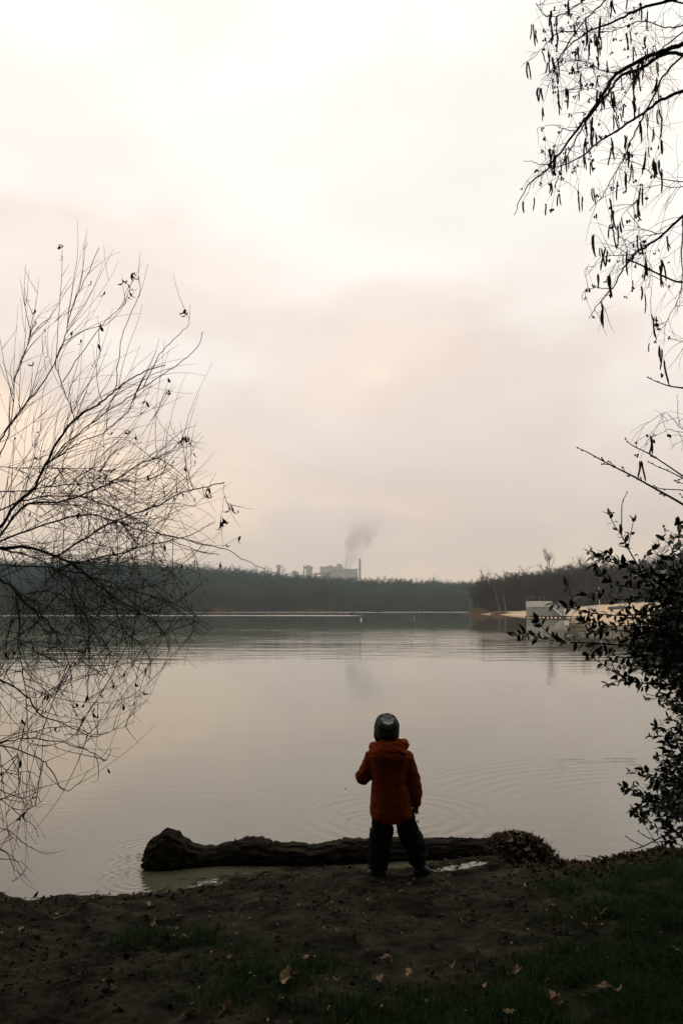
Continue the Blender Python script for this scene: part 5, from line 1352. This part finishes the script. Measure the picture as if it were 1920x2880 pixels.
EL = [ # leafy shoots: points, d0, d1, radius, leaf spacing (0 = bare)
 (c3([(1300, 760), (1240, 640), (1160, 500), (1110, 400), (1060, 330), (1025, 260)]), 4.4, 4.2, .005, .036),
 (c3([(1115, 410), (1115, 250), (1120, 170), (1155, 90)]), 4.3, 4.3, .0032, 0),
 (c3([(1450, 780), (1250, 680), (1100, 620), (960, 580), (870, 530)]), 4.6, 4.3, .006, .032),
 (c3([(1560, 850), (1400, 820), (1200, 790), (1050, 760), (960, 680), (910, 640)]), 4.7, 4.4, .006, .034),
 (c3([(1640, 1000), (1400, 1000), (1250, 990), (1120, 995), (1000, 990), (850, 970), (750, 940), (620, 915)]), 4.6, 4.2, .007, .034),
 (c3([(900, 1090), (820, 1000), (770, 900), (720, 790)]), 4.3, 4.3, .004, .04),
 (c3([(1600, 1040), (1400, 1060), (1250, 1060), (1080, 1075), (950, 1070), (820, 1040)]), 4.7, 4.5, .005, .03),
 (c3([(1640, 1250), (1500, 1240), (1300, 1230), (1000, 1205), (700, 1190), (520, 1160), (440, 1130), (350, 1140)]), 4.6, 4.1, .008, .036),
 (c3([(640, 1175), (600, 1150), (540, 1090), (505, 1040)]), 4.2, 4.2, .003, .03),
 (c3([(1640, 1520), (1400, 1500), (1250, 1490), (1130, 1450), (1040, 1400), (940, 1330), (870, 1290)]), 4.7, 4.4, .006, .034),
 (c3([(1250, 1500), (1150, 1470), (1080, 1480), (1020, 1500)]), 4.5, 4.5, .003, .026),
 (c3([(1560, 1540), (1500, 1560), (1400, 1590), (1300, 1575)]), 4.6, 4.5, .003, 0),
 (c3([(1560, 720), (1500, 650), (1480, 500), (1415, 430)]), 4.6, 4.4, .004, .03),
 (c3([(1620, 650), (1540, 500), (1530, 330)]), 4.6, 4.5, .004, .036),
 (c3([(1230, 640), (1290, 560), (1340, 515)]), 4.4, 4.4, .003, .024),
 (c3([(1160, 500), (1180, 400), (1200, 310)]), 4.4, 4.4, .0022, .05),
 (c3([(1300, 760), (1400, 600), (1560, 480), (1600, 330)]), 4.6, 4.6, .004, .03),
 (c3([(1500, 900), (1250, 860), (1100, 880), (960, 830), (840, 850)]), 4.8, 4.6, .005, .03),
 (c3([(1500, 1150), (1250, 1130), (1050, 1100), (900, 1120), (700, 1170)]), 4.7, 4.5, .005, .028),
 (c3([(1500, 1330), (1300, 1300), (1100, 1300), (1000, 1260), (900, 1230)]), 4.8, 4.6, .005, .026),
 (c3([(1560, 1420), (1350, 1400), (1200, 1380), (1050, 1330)]), 4.8, 4.6, .005, .026),
 (c3([(1480, 740), (1330, 700), (1180, 640), (1060, 570), (980, 545)]), 4.7, 4.5, .004, .028),
 (c8([(1700, 250), (1568, 150), (1480, 60), (1415, 15)]), 4.7, 4.5, .004, .026),
 (c8([(1700, 560), (1568, 450), (1480, 330), (1390, 270), (1330, 240)]), 4.6, 4.4, .004, .028),
 (c8([(1640, 520), (1568, 460), (1500, 400), (1430, 375)]), 4.6, 4.5, .003, .026),
 (c8([(1568, 720), (1450, 680), (1380, 670), (1310, 640), (1240, 600)]), 4.6, 4.4, .004, .026),
 (c8([(1620, 960), (1400, 880), (1280, 820), (1180, 770), (1070, 735)]), 4.6, 4.3, .005, .030),
 (c8([(1700, 760), (1568, 780), (1400, 830), (1250, 860), (1155, 925)]), 4.6, 4.4, .005, .026),
 (c8([(1600, 1120), (1450, 1090), (1330, 1060), (1270, 1000), (1210, 985)]), 4.6, 4.4, .004, .030),
 (c8([(1750, 960), (1568, 1060), (1400, 1140), (1240, 1220), (1140, 1250)]), 4.5, 4.3, .006, 0),
 (c8([(1240, 1220), (1160, 1180), (1100, 1140)]), 4.35, 4.3, .0025, 0),
 (c8([(1330, 1170), (1260, 1140), (1200, 1095)]), 4.4, 4.4, .0025, 0),
 (c8([(1700, 1270), (1568, 1220), (1440, 1180), (1330, 1190)]), 4.5, 4.5, .004, 0),
 (c8([(1480, 1290), (1400, 1230), (1340, 1180), (1270, 1075)]), 4.5, 4.5, .003, 0),
 (c8([(1640, 1180), (1560, 1150), (1480, 1160), (1440, 1200)]), 4.6, 4.5, .003, .03),
]
stem = MB(); big = []; fol = Soup()
def leaf_tpl(q):
    me = q.mesh('t'); me.calc_loop_triangles(); a = np.array([v.co[:] for v in me.vertices]); f = np.array([l.vertices[:] for l in me.loop_triangles]); bpy.data.meshes.remove(me); return a, f
LTPL = [leaf_tpl(q) for q in LMB]
def leaf_at(p, d, sc, single=False):
    d = d.normalized(); up = (rvec() + Vector((0, -.3, .9))).normalized(); y = up.cross(d)
    if y.length < 1e-3: y = d.orthogonal()
    y.normalize(); z = d.cross(y)
    Mx = Matrix((d, y, z)).transposed()
    if single: big.append((p, Mx.to_euler(), sc)); return
    a, f = random.choice(LTPL)
    R3 = np.array(Mx) * sc
    fol.v.append(a @ R3.T + np.array(p)); fol.f.append(f + fol.n); fol.n += len(a)
for pts, d0, d1, r0, sp in EL:
    n = len(pts) * 5; pa = w_path(pts, d0, d1, n); stem.tube(pa, rad(r0, .0019, n), 5)
    if pts[0][0] > 1900:
        stem.tube(smooth_path([EB + rvec() * .1 + Vector((0, 0, .1)), EB.lerp(pa[0], .6) + Vector((.12, 0, .1)), pa[0]], 8), rad(r0 * 1.8, r0, 8), 6)
    if not sp:
        for i in range(4, n, 5): ellipsoid(stem, pa[i], (.004, .004, .005), None, 6, 4)
        continue
    L_tot = sum((pa[i + 1] - pa[i]).length for i in range(n - 1)); m = int(L_tot / sp)
    for j in range(m + 1):
        f = j / max(m, 1); i = min(int(f * (n - 1)), n - 2); p = pa[i].lerp(pa[i + 1], f * (n - 1) - i); tg = (pa[i + 1] - pa[i]).normalized()
        o = tg.orthogonal(); o.rotate(Quaternion(tg, j * 1.57 + random.uniform(-.5, .5)))
        for s in (-1, 1):
            if random.random() < .86: leaf_at(p, tg * .75 + o * s * .8 + Vector((0, 0, random.uniform(-.5, .2))), random.uniform(.55, 1.1), p.x / p.y < .40)
    leaf_at(pa[-1], pa[-1] - pa[-2], 1.0, True); leaf_at(pa[-1], pa[-1] - pa[-2] + rvec() * .6, .8, True)
    # side sprigs
    for q in range(int(L_tot * (4 if pts[0][0] > 1780 else 3))):
        f = random.uniform(.05, .9) ** 1.4; i = min(int(f * (n - 1)), n - 2); p0 = pa[i]; tg = (pa[i + 1] - pa[i]).normalized()
        s_ = shoot(p0, tg * .7 + rvec() * .7, random.uniform(.08, .26) * (1.15 - f), Vector((0, 0, .3)), .5, 5); stem.tube(s_, rad(.0018, .0008, 6), 3, False)
        for c in s_[1:]:
            for s in (0, 1):
                if random.random() < .85: leaf_at(c, tg + rvec() * .9, random.uniform(.5, .95))
# dense heart of the bush at the frame edge
def heart(px, py, sx, sy, d, n):
    for i in range(n):
        a, c = random.gauss(0, 1), random.gauss(0, 1)
        if a * a + c * c > 6: continue
        x, y = px + a * sx, py + c * sy
        if x < np.interp(y, [1560, 1650, 1750, 1850, 1920, 1980, 2060, 2130, 2200, 2280, 2340, 2400], [1830, 1760, 1735, 1750, 1810, 1860, 1875, 1850, 1815, 1790, 1815, 1870]) + abs(random.gauss(0, 18)): continue
        p = P(x, y, d + random.gauss(0, .22))
        leaf_at(p, rvec() + Vector((-.35, 0, 0)), random.uniform(.55, 1.05))
        if i % 7 == 0:
            s_ = shoot(p, rvec() + Vector((-.5, 0, .2)), random.uniform(.06, .2), rvec() * .5, .5, 5); stem.tube(s_, rad(.0022, .0009, 6), 3, False)
            for c_ in s_[1:]: leaf_at(c_, rvec() + Vector((-.4, 0, 0)), random.uniform(.5, .9))
for hx, hy, sx, sy, d, n in ((1905, 1700, 50, 60, 4.9, 520), (1890, 1830, 52, 58, 4.9, 800), (1820, 1800, 46, 46, 4.8, 220), (1935, 1950, 20, 80, 4.8, 240), (1920, 1620, 34, 40, 4.8, 130),
                             (1915, 2170, 26, 40, 4.7, 170), (1895, 2265, 36, 36, 4.7, 260), (1970, 1790, 55, 150, 5.1, 800), (2000, 2150, 45, 150, 5.0, 500), (2180, 1900, 80, 260, 5.0, 1300)):
    heart(hx, hy, sx, sy, d, n)
kind(stem.build('stem', M['twig_b'], bush), 'stuff')
big.sort(key=lambda q: q[0].x / q[0].y)
for i, (p, e, sc) in enumerate(big):
    if i < 300: put('leaf', random.choice(LME), bush, p, e, sc)
    else:
        a, f = random.choice(LTPL); R3 = np.array(e.to_matrix()) * sc
        fol.v.append(a @ R3.T + np.array(p)); fol.f.append(f + fol.n); fol.n += len(a)
fo = fol.build('foliage', M['ever'], bush); kind(fo, 'stuff')

# ------------------------------------------------------------------ leaf litter, sticks, grass
def maple(seed, s=.05):
    """curled lobed leaf"""
    rd = random.Random(seed); b = MB(); n = 15; vs = [(0, 0, .004)]
    rd_w = rd.uniform(.45, .8); cu = rd.uniform(.4, 1.9); ax = rd.uniform(0, 3.14)
    for i in range(n):
        a = 2 * math.pi * i / n; lob = (.74 + .26 * abs(math.cos(2.5 * a + .4))) * rd.uniform(.7, 1.12)
        x, y = math.cos(a) * lob * s, math.sin(a) * lob * s * rd_w
        q = x * math.cos(ax) + y * math.sin(ax)
        vs.append((x, y, cu * q * q / s * .75 + rd.uniform(-.004, .016)))
    b.add(vs, [(0, 1 + i, 1 + (i + 1) % n) for i in range(n)]); return b
MPL = [maple(s) for s in range(8)]; MPT = [leaf_tpl(q) for q in MPL]
def inview(x, y, z, m=0):
    s_ = (z - H_CAM) / y; u = x / y
    v = (s_ * CP - SP) / (CP + s_ * SP); fy_ = CP - v * SP
    px = 960 + u * fy_ * F_PX; py = 1440 - v * F_PX
    return -m < px < 1920 + m and py < 2880 + m
def ground_pt(px, py):
    g = G(px, py, .1)
    for k_ in range(5): g = G(px, py, gz(g.x, g.y))
    return g
# loose litter nobody could count
lit = Soup()
def litter(x, y, sc, z=None):
    a, f = random.choice(MPT); e = Matrix.Rotation(random.uniform(0, 6.28), 3, 'Z') @ Matrix.Rotation(random.gauss(0, .35), 3, 'X') @ Matrix.Rotation(random.gauss(0, .35), 3, 'Y')
    R3 = np.array(e) * sc; zz = (gz(x, y) if z is None else z) + .004
    lit.v.append(a @ R3.T + np.array((x, y, zz))); lit.f.append(f + lit.n); lit.n += len(a)
for i in range(560):      # along the water's edge
    x = random.uniform(-2.9, 3.1); s = abs(random.gauss(.06, .16)) + .0
    if -.5 < x < .45 and random.random() < .75: continue
    litter(x, float(shore_y(x)) - s, random.uniform(.15, .55))
for i in range(2600):
    x = random.uniform(-2.7, 3.0); y = random.uniform(3.2, 5.9)
    if float(shore_y(x)) - y < .1 or random.random() > .42 + 2.4 * float(fbm(np.array([x * 1.9]), np.array([y * 1.9]), 3, 81)[0]): continue
    litter(x, y, random.uniform(.08, .42) * (1 if random.random() < .85 else 1.4))
for i in range(620):
    x = random.uniform(1.2, 3.1); s = random.uniform(.0, .5); litter(x, float(shore_y(x)) - s, random.uniform(.3, .8))
lo = kind(lit.build('leaf_litter', M['litter']), 'stuff'); tag(lo, 'dark brown leaf litter scattered over the bank', 'leaf litter')
lit = Soup()
for i in range(900):
    x = random.uniform(-2.7, 3.0); y = random.uniform(3.2, 6.3); s = float(shore_y(x)) - y
    if s < .05 or random.random() > .30 + 2.4 * float(fbm(np.array([x * 1.6]), np.array([y * 1.6]), 3, 91)[0]) + .4 * math.exp(-s * 3): continue
    litter(x, y, random.uniform(.08, .34), gz(x, y) + (.02 if y < 4.3 else .004))
o = kind(lit.build('leaf_scraps', M['pale_leaf']), 'stuff'); tag(o, 'small pale scraps of dry leaf scattered over the bank', 'leaf litter')
# single pale leaves that can be picked out
PM = []
for s in range(8):
    q = maple(40 + s, .055); me = q.mesh('fallen_leaf', False); me.materials.append(M['pale_leaf']); PM.append(me)
LEAVES = [(432, 2610, 'pale crumpled leaf on the mud at left, the largest there', 1.0), (420, 2548, 'pale leaf near the water at left', .8), (160, 2572, 'pale curled leaf at the far left of the bank', .8), (60, 2620, 'tan leaf lying in the dark litter at the left edge', .6),
 (688, 2544, 'small yellowish leaf on the mud below the log', .55), (1205, 2530, 'pale leaf on the mud right of the child', .9), (1448, 2462, 'tan leaf below the debris heap', .8), (1480, 2500, 'light leaf between the debris heap and the grass', .8),
 (1615, 2492, 'pale folded leaf where mud meets grass', .8), (1690, 2577, 'pale leaf in the right-hand grass, upper of a pair', 1.0), (1652, 2612, 'pale leaf in the right-hand grass, lower of a pair', .9), (1085, 2716, 'pale leaf in the grass at centre, upper of three', .95),
 (1098, 2732, 'pale leaf in the grass at centre, middle of three', .8), (1065, 2784, 'pale leaf in the grass at centre, lowest of three', 1.0), (1150, 2758, 'brown upright leaf right of the three pale ones', .9), (800, 2776, 'wide tan leaf in the grass left of centre', 1.25),
 (835, 2762, 'pale curled leaf touching the wide tan one', .9), (870, 2716, 'reddish brown leaf on bare soil left of centre', 1.0), (640, 2700, 'thin tan leaf at the edge of the bare soil', .7), (320, 2788, 'small pale leaf alone on the bare soil at left', .7),
 (60, 2802, 'pale leaf at the lower left corner', 1.0), (290, 2764, 'tan leaf above the small pale one at left', .7), (640, 2850, 'tan leaf standing in the grass at the bottom edge', 1.1), (535, 2862, 'brown leaf at the bottom edge left of the grass tuft', 1.0),
 (1445, 2752, 'pale flat leaf in the grass right of centre', .95), (1270, 2744, 'tan leaf in the grass between centre and right', .9), (1355, 2800, 'small pale leaf deep in the grass at right', .7), (1560, 2832, 'pale leaf pair in the grass near the bottom right', 1.0),
 (1575, 2838, 'pale leaf beside the bottom right pair', .8), (1700, 2800, 'tan leaf in tall grass at lower right', 1.0), (1735, 2812, 'pale leaf right of the tan one in tall grass', .8), (1430, 2872, 'pale leaf cut by the bottom edge right of centre', .9),
 (1070, 2868, 'pale leaf cut by the bottom edge at centre', .9), (1300, 2600, 'small tan leaf on the mud by the grass edge', .6), (590, 2585, 'small pale leaf on bare mud left of the child', .5), (520, 2640, 'tan leaf on bare mud below the log end', .6),
 (775, 2640, 'small brown leaf on bare mud at centre left', .5), (1320, 2590, 'pale leaf by the grass edge right of the child', .6), (950, 2780, 'small tan leaf in the centre grass', .6), (700, 2590, 'tiny pale leaf on the mud under the log', .45),
 (1900, 2690, 'tan leaf at the right edge of the grass', .8), (1550, 2550, 'tan leaf among the shore litter at right', .7)]
for px, py, lab, sc in LEAVES:
    g = ground_pt(px, py); o = bpy.data.objects.new('fallen_leaf', random.choice(PM)); COL.objects.link(o)
    up = .035 if (px > 760 and py > 2680) else .012
    o.location = g + Vector((0, 0, up)); o.rotation_euler = (random.gauss(.25, .35), random.gauss(0, .35), random.uniform(0, 6.28)); o.scale = (sc * .76, sc * .7, sc * .8)
    tag(o, lab, 'leaf', 'fallen leaves on the bank')
# sticks
STK = [((1180, 2515), (1250, 2502), 'short stick on the mud right of the child'), ((1290, 2522), (1560, 2498), 'long dark stick lying along the grass edge'), ((672, 2703), (745, 2698), 'thin stick on the bare soil at centre'), ((880, 2508), (905, 2495), 'pale short stick on the mud left of the child'),
       ((150, 2590), (215, 2560), 'pale bent stick in the litter at left'), ((545, 2545), (562, 2522), 'pale stalk standing near the water at left'), ((1700, 2466), (1706, 2438), 'pale stalk standing in the shore litter at right'), ((455, 2510), (480, 2494), 'thin twig poking from the water below the log end')]
for a_, c_, lab in STK:
    g0, g1 = ground_pt(*a_), ground_pt(*c_)
    if abs(a_[0] - c_[0]) < 40: g1 = P(c_[0], c_[1], g0.y)
    md = g0.lerp(g1, .5) + Vector((0, 0, .008)); b = MB(); b.tube(smooth_path([g0 + Vector((0, 0, .008)), md + rvec() * .01, g1 + Vector((0, 0, .01))], 9), rad(.005, .0025, 9), 6)
    pale = 'pale' in lab
    o = b.build('stick', M['reed'] if pale else M['twig_b']); tag(o, lab, 'stick', 'sticks on the bank')
# many small sticks and crumbs of soil, uncountable
b = MB()
for i in range(420):
    x = random.uniform(-2.8, 3.1)
    y = (float(shore_y(x)) - abs(random.gauss(.05, .2))) if i % 2 else random.uniform(3.3, 5.8)
    if float(shore_y(x)) - y < -.02: continue
    a = random.uniform(0, 6.28); L = random.uniform(.03, .16); z = gz(x, y) + .006; x2, y2 = x + math.cos(a) * L, y + math.sin(a) * L
    b.tube([(x, y, z), ((x + x2) / 2 + random.gauss(0, .006), (y + y2) / 2, z + random.uniform(.002, .02)), (x2, y2, max(z, gz(x2, y2) + .004))], rad(random.uniform(.0015, .0035), .001, 3), 4)
o = kind(b.build('twig_litter', M['twig_b']), 'stuff'); tag(o, 'small dark twigs strewn over the mud', 'twigs')
b = MB()
for i in range(3200):
    x = random.uniform(-2.8, 3.1); y = random.uniform(3.2, 6.0)
    if float(shore_y(x)) - y < .02 or random.random() > .45 + 2.4 * float(fbm(np.array([x * 2.3]), np.array([y * 2.3]), 3, 83)[0]): continue
    r_ = random.uniform(.004, .018) * random.random() ** .5; ellipsoid(b, (x, y, gz(x, y) + r_ * .1), (r_ * random.uniform(.8, 1.5), r_ * random.uniform(.8, 1.4), r_ * .7), Matrix.Rotation(random.uniform(0, 3), 3, 'Z'), 5, 4)
o = kind(b.build('soil_crumbs', M['mud']), 'stuff'); tag(o, 'crumbs and clods of wet soil on the bank', 'soil')
# weed and wrack in the shallow in front of the log
b = MB(); wl = Soup()
for i in range(260):
    px = random.gauss(680, 80); py = 2480 + random.gauss(0, 16) - (px - 680) * .12; g = G(px, py, .004)
    if g.y > 6.2: continue
    a = random.gauss(0, .6); L = random.uniform(.02, .10); e = g + Vector((math.cos(a) * L, math.sin(a) * L, random.uniform(-.004, .012)))
    b.tube([g, g.lerp(e, .5) + Vector((0, 0, .006)), e], [.002, .0025, .001], 4)
o = kind(b.build('shore_wrack', M['bark_dark']), 'stuff'); tag(o, 'dark plant scraps floating in the shallows below the log', 'wrack')
sc0, lit2 = 0, Soup()
# debris heap at the right end of the log
hg = G(1455, 2424, .0); hp = thing('debris_heap', 'heap of wet leaves and twigs piled on the right end of the log', 'debris heap', (hg.x, hg.y, 0))
vs = []; nu, nv = 60, 30
hc_ = P(1455, 2420, 6.5); HW = (1562 - 1345) / 2 / F_PX * 6.5 * .96
for i in range(nv + 1):
    for j in range(nu):
        a = 2 * math.pi * j / nu; r_ = i / nv
        x = math.cos(a) * HW * 1.0 * r_; y = math.sin(a) * .26 * r_
        z = .165 * max(0, 1 - r_ ** 2.6) ** .9 * (1 + .35 * float(fbm(np.array([x * 5]), np.array([y * 5]), 2, 61)[0])) + .05 * float(fbm(np.array([x * 14]), np.array([y * 14]), 3, 6)[0]) - .02
        vs.append((hc_.x + x, 6.5 + y, z))
fs = [(i * nu + j, i * nu + (j + 1) % nu, (i + 1) * nu + (j + 1) % nu, (i + 1) * nu + j) for i in range(nv) for j in range(nu)]
b = MB(); b.add(vs, fs); b.build('mound', M['mud'], hp, smooth=True)
def heap_z(x, y):
    r2 = ((x - hc_.x) / HW) ** 2 + ((y - 6.5) / .26) ** 2
    return .165 * max(0, 1 - r2 ** 1.3) ** .9 * (1 + .35 * float(fbm(np.array([(x - hc_.x) * 5]), np.array([(y - 6.5) * 5]), 2, 61)[0])) if r2 < 1 else 0.0
lit = Soup()
for i in range(520):
    a = random.uniform(0, 6.28); r_ = random.random() ** .5 * 1.03; x = hc_.x + math.cos(a) * HW * r_; y = 6.5 + math.sin(a) * .27 * r_
    litter(x, y, random.uniform(.3, .8), heap_z(x, y) + random.uniform(-.01, .02))
kind(lit.build('wet_leaves', M['litter'], hp), 'stuff')
b = MB()
for i in range(300):
    a = random.uniform(0, 6.28); r_ = random.random() ** .4 * 1.05; x = hc_.x + math.cos(a) * HW * r_; y = 6.5 + math.sin(a) * .27 * r_; z = heap_z(x, y) + .008
    d = Vector((random.gauss(0, 1), random.gauss(0, .5), random.gauss(-.15, .35) - .2 * r_)).normalized(); L = random.uniform(.04, .14)
    p = Vector((x, y, z)); b.tube([p - d * L / 2, p + rvec() * .005, p + d * L / 2], [.0022, .002, .001], 4)
for e in ((1362, 2345), (1368, 2352)):
    p = P(1378, 2366, 6.42); b.tube([p, p.lerp(P(*e, 6.42), .5), P(*e, 6.42)], [.003, .0025, .0015], 4)
kind(b.build('twigs', M['twig_b'], hp), 'stuff')
for px, py, sc in ((1433, 2372, .75), (1502, 2372, .9), (1480, 2394, .7), (1440, 2398, .5), (1398, 2420, .65), (1415, 2385, .5), (1520, 2388, .5), (1460, 2366, .5), (1375, 2395, .45), (1470, 2375, .45)):
    p = P(px, py, 6.36); y = 6.5
    for k_ in range(30):
        y = 6.22 + k_ * .01; q = P(px, py, y)
        if heap_z(q.x, q.y) + .015 >= q.z: p = q; break
    put('pale_leaf', random.choice(PM), hp, p + Vector((0, -.01, .01)), (random.gauss(.5, .3), random.gauss(0, .4), random.uniform(0, 6.28)), sc)
b = MB(); p = P(1473, 2356, 6.46); b.tube(smooth_path([p - Vector((.01, 0, .02)), p + Vector((-.006, 0, .012)), p + Vector((.008, 0, .022)), p + Vector((.018, 0, .006))], 8), rad(.007, .004, 8), 6); b.build('curled_stalk', M['bark_dark'], hp)
# two specks floating near the child
for px, py, r_, lab in ((1175, 2309, .009, 'small round dark seed floating right of the child'), (971, 2218, .007, 'tiny dark speck floating on the water left of the child')):
    g = G(px, py, .004); b = MB(); ellipsoid(b, g, (r_, r_ * .8, r_ * .8), None, 9, 6); b.tube([g, g + Vector((0, 0, r_ * 1.3))], [.002, .001], 4); o = b.build('floating_seed', M['cone'], smooth=True); tag(o, lab, 'seed', 'specks floating near the child')

# grass
def grass_density(x, y):
    s = float(shore_y(x)) - y
    n_ = float(fbm(np.array([x * 1.3]), np.array([y * 1.3]), 3, 11)[0])
    right = min(max((x - (1.25 - .55 * (5.6 - y))) / .55 + n_ * 1.2, 0), 1) * min(max((s - .22) / .35, 0), 1)
    low = min(max((4.45 - y) / .5 + n_ * 2.2 - .1, 0), 1) * min(max((x + 1.0) / .6 + n_ * 1.5, 0), 1) * .75
    tuft = .8 if (abs(x + .98 + .1 * n_) < .25 and abs(y - 4.75) < .12) else 0
    tuft2 = .35 if (n_ > .18 and y < 4.7) else 0
    return max(right, low, tuft, tuft2)
xs = RNG.uniform(-2.4, 3.2, 330000); ys_ = RNG.uniform(3.1, 6.6, 330000)
S_ = shore_y(xs) - ys_; NN = fbm(xs * 1.3, ys_ * 1.3, 3, 11); FN = fbm(xs * 6, ys_ * 6, 2, 13)
right = np.clip((xs - (1.25 - .55 * (5.6 - ys_))) / .55 + NN * 1.2, 0, 1) * np.clip((S_ - .22) / .35, 0, 1)
low = np.clip((4.45 - ys_) / .5 + NN * 2.2 - .1, 0, 1) * np.clip((xs + .75) / .6 + NN * 1.5, 0, 1) * .8
tuft = np.where((np.abs(xs + .98 + .1 * NN) < .3) & (np.abs(ys_ - 4.75) < .13), .7, 0)
tuft2 = np.where((NN > .2) & (ys_ < 4.7), .3, 0)
dens = np.maximum(np.maximum(right, low), np.maximum(tuft, tuft2)) * np.clip(.75 + FN * 1.6, .05, 1)
keep = RNG.random(len(xs)) < dens * .72
xs, ys_, dk_ = xs[keep], ys_[keep], dens[keep]
zs = ground_z(xs, ys_)
n = len(xs); az = RNG.uniform(0, 6.28, n); hgt = RNG.uniform(.025, .095, n) * (.6 + .6 * dk_); wd = RNG.uniform(.0008, .0019, n); ln = RNG.uniform(.3, 1.7, n)
dx, dy = np.cos(az), np.sin(az); wx, wy = -dy * wd, dx * wd
base = np.stack([xs, ys_, zs - .004], 1)
mid = base + np.stack([dx * hgt * ln * .35, dy * hgt * ln * .35, hgt * .6], 1)
tip = base + np.stack([dx * hgt * ln, dy * hgt * ln, hgt * (1 - .42 * ln)], 1)
wv_ = np.stack([wx, wy, np.zeros(n)], 1)
V = np.stack([base - wv_, base + wv_, mid - wv_ * .8, mid + wv_ * .8, tip], 1).reshape(-1, 3)
o5 = np.arange(n) * 5
F = np.concatenate([np.stack([o5, o5 + 1, o5 + 3], 1), np.stack([o5, o5 + 3, o5 + 2], 1), np.stack([o5 + 2, o5 + 3, o5 + 4], 1)])
gr = kind(link('bank_grass', np_mesh('bank_grass', V, F), M['grass']), 'stuff'); tag(gr, 'short dark green grass on the right and lower part of the bank', 'grass')

# ------------------------------------------------------------------ unseen evergreens added around the viewer to shade the bank
cr_tpl = []
def crown_mesh(seed, n, rx, rz, zc, cone):
    rd = random.Random(seed); vs = []; fs = []
    lob = [(rd.uniform(0, 6.28), rd.uniform(-.8, .8), rd.uniform(.75, 1.15)) for _ in range(9)]
    for i in range(n):
        q = Vector((rd.gauss(0, 1), rd.gauss(0, 1), rd.gauss(0, 1))).normalized()
        az = math.atan2(q.y, q.x); k_ = max((l[2] * math.exp(-((math.remainder(az - l[0], 6.283)) ** 2 + (q.z - l[1]) ** 2) * 1.4) for l in lob))
        r_ = (.7 + .4 * k_) * (.45 + .55 * rd.random() ** .45)
        p = Vector((q.x * rx * r_, q.y * rx * r_, zc + q.z * rz * r_))
        if cone: p.x *= 1 - .5 * max(0, q.z); p.y *= 1 - .5 * max(0, q.z)
        a_ = Vector((rd.uniform(-1, 1), rd.uniform(-1, 1), rd.uniform(-.6, .6))).normalized(); o_ = a_.orthogonal().normalized(); c_ = a_.cross(o_)
        w = rd.uniform(.16, .34); k0 = len(vs); vs += [p - o_ * w, p + c_ * w * .5, p + o_ * w, p - c_ * w * .5]; fs.append((k0, k0 + 1, k0 + 2, k0 + 3))
    me = bpy.data.meshes.new('crown'); me.from_pydata([tuple(v) for v in vs], [], fs); me.materials.append(M['ever']); return me
LOW = [crown_mesh(90 + s, 7000, 3.3, 5.6, 5.4, True) for s in range(2)]
HIGH = [crown_mesh(95 + s, 9000, 4.6, 3.6, 9.6, False) for s in range(2)]
def trunk_mesh(h): 
    b = MB(); b.tube([(0, 0, -.3), (.05, 0, h * .45), (0, .05, h)], [.24, .18, .06], 10)
    for i in range(9):
        a = i * 2.4; z = h * (.5 + .05 * i); b.tube([(0, 0, z), (math.cos(a) * 1.2, math.sin(a) * 1.2, z + .7), (math.cos(a) * 2.6, math.sin(a) * 2.6, z + 1.2)], [.07, .05, .02], 6)
    m_ = b.mesh('trunk', True); m_.materials.append(M['twig_b']); return m_
TKL, TKH = trunk_mesh(9.0), trunk_mesh(11.5)
SPOTS = [(-9.5, .5, 0), (-7.2, -4.0, 0), (-4.2, -6.0, 0), (-1.4, -6.4, 0), (1.6, -6.2, 0), (4.6, -5.6, 0), (7.6, -3.6, 0), (9.4, 1.2, 0), (-12.5, 5.0, 0), (12, 6.0, 0),
         (-4.6, -1.6, 1), (-1.0, -1.9, 1), (2.7, -1.8, 1), (6.4, .2, 1), (-8.2, 2.2, 1)]
ORD = ('first', 'second', 'third', 'fourth', 'fifth', 'sixth', 'seventh', 'eighth', 'ninth', 'tenth')
cn_ = [0, 0]
for i, (x, y, hi) in enumerate(SPOTS):
    lab = ('unseen broad-crowned evergreen added over the viewer for shade, %s of its row' if hi else 'unseen low evergreen added behind the viewer for shade, %s of its row') % ORD[cn_[hi]]; cn_[hi] += 1
    root = thing('unseen_shade_tree', lab, 'tree', (x, y, gz(x, y)), 'unseen trees added to shade the bank')
    for nm, me in (('trunk', (TKL, TKH)[hi]), ('crown', (LOW, HIGH)[hi][i % 2])):
        o = bpy.data.objects.new(nm, me); COL.objects.link(o); o.parent = root
    root.rotation_euler = (0, 0, random.uniform(0, 6.28)); s = random.uniform(.95, 1.15); root.scale = (s, s, s)

# ------------------------------------------------------------------ haze
hz = bpy.data.materials.new('haze'); hz.use_nodes = True; t = hz.node_tree; t.nodes.clear()
o_ = t.nodes.new('ShaderNodeOutputMaterial'); v_ = t.nodes.new('ShaderNodeVolumePrincipled')
v_.inputs['Color'].default_value = (.985, .97, .945, 1); v_.inputs['Density'].default_value = .00032; v_.inputs['Anisotropy'].default_value = 0.25
t.links.new(v_.outputs[0], o_.inputs['Volume'])
b = MB(); b.box((0, 2000, 198.4), (8800, 4900, 403.2)); hb = kind(b.build('haze', hz), 'stuff')
tag(hb, 'thin pale winter haze over the whole lake', 'haze')
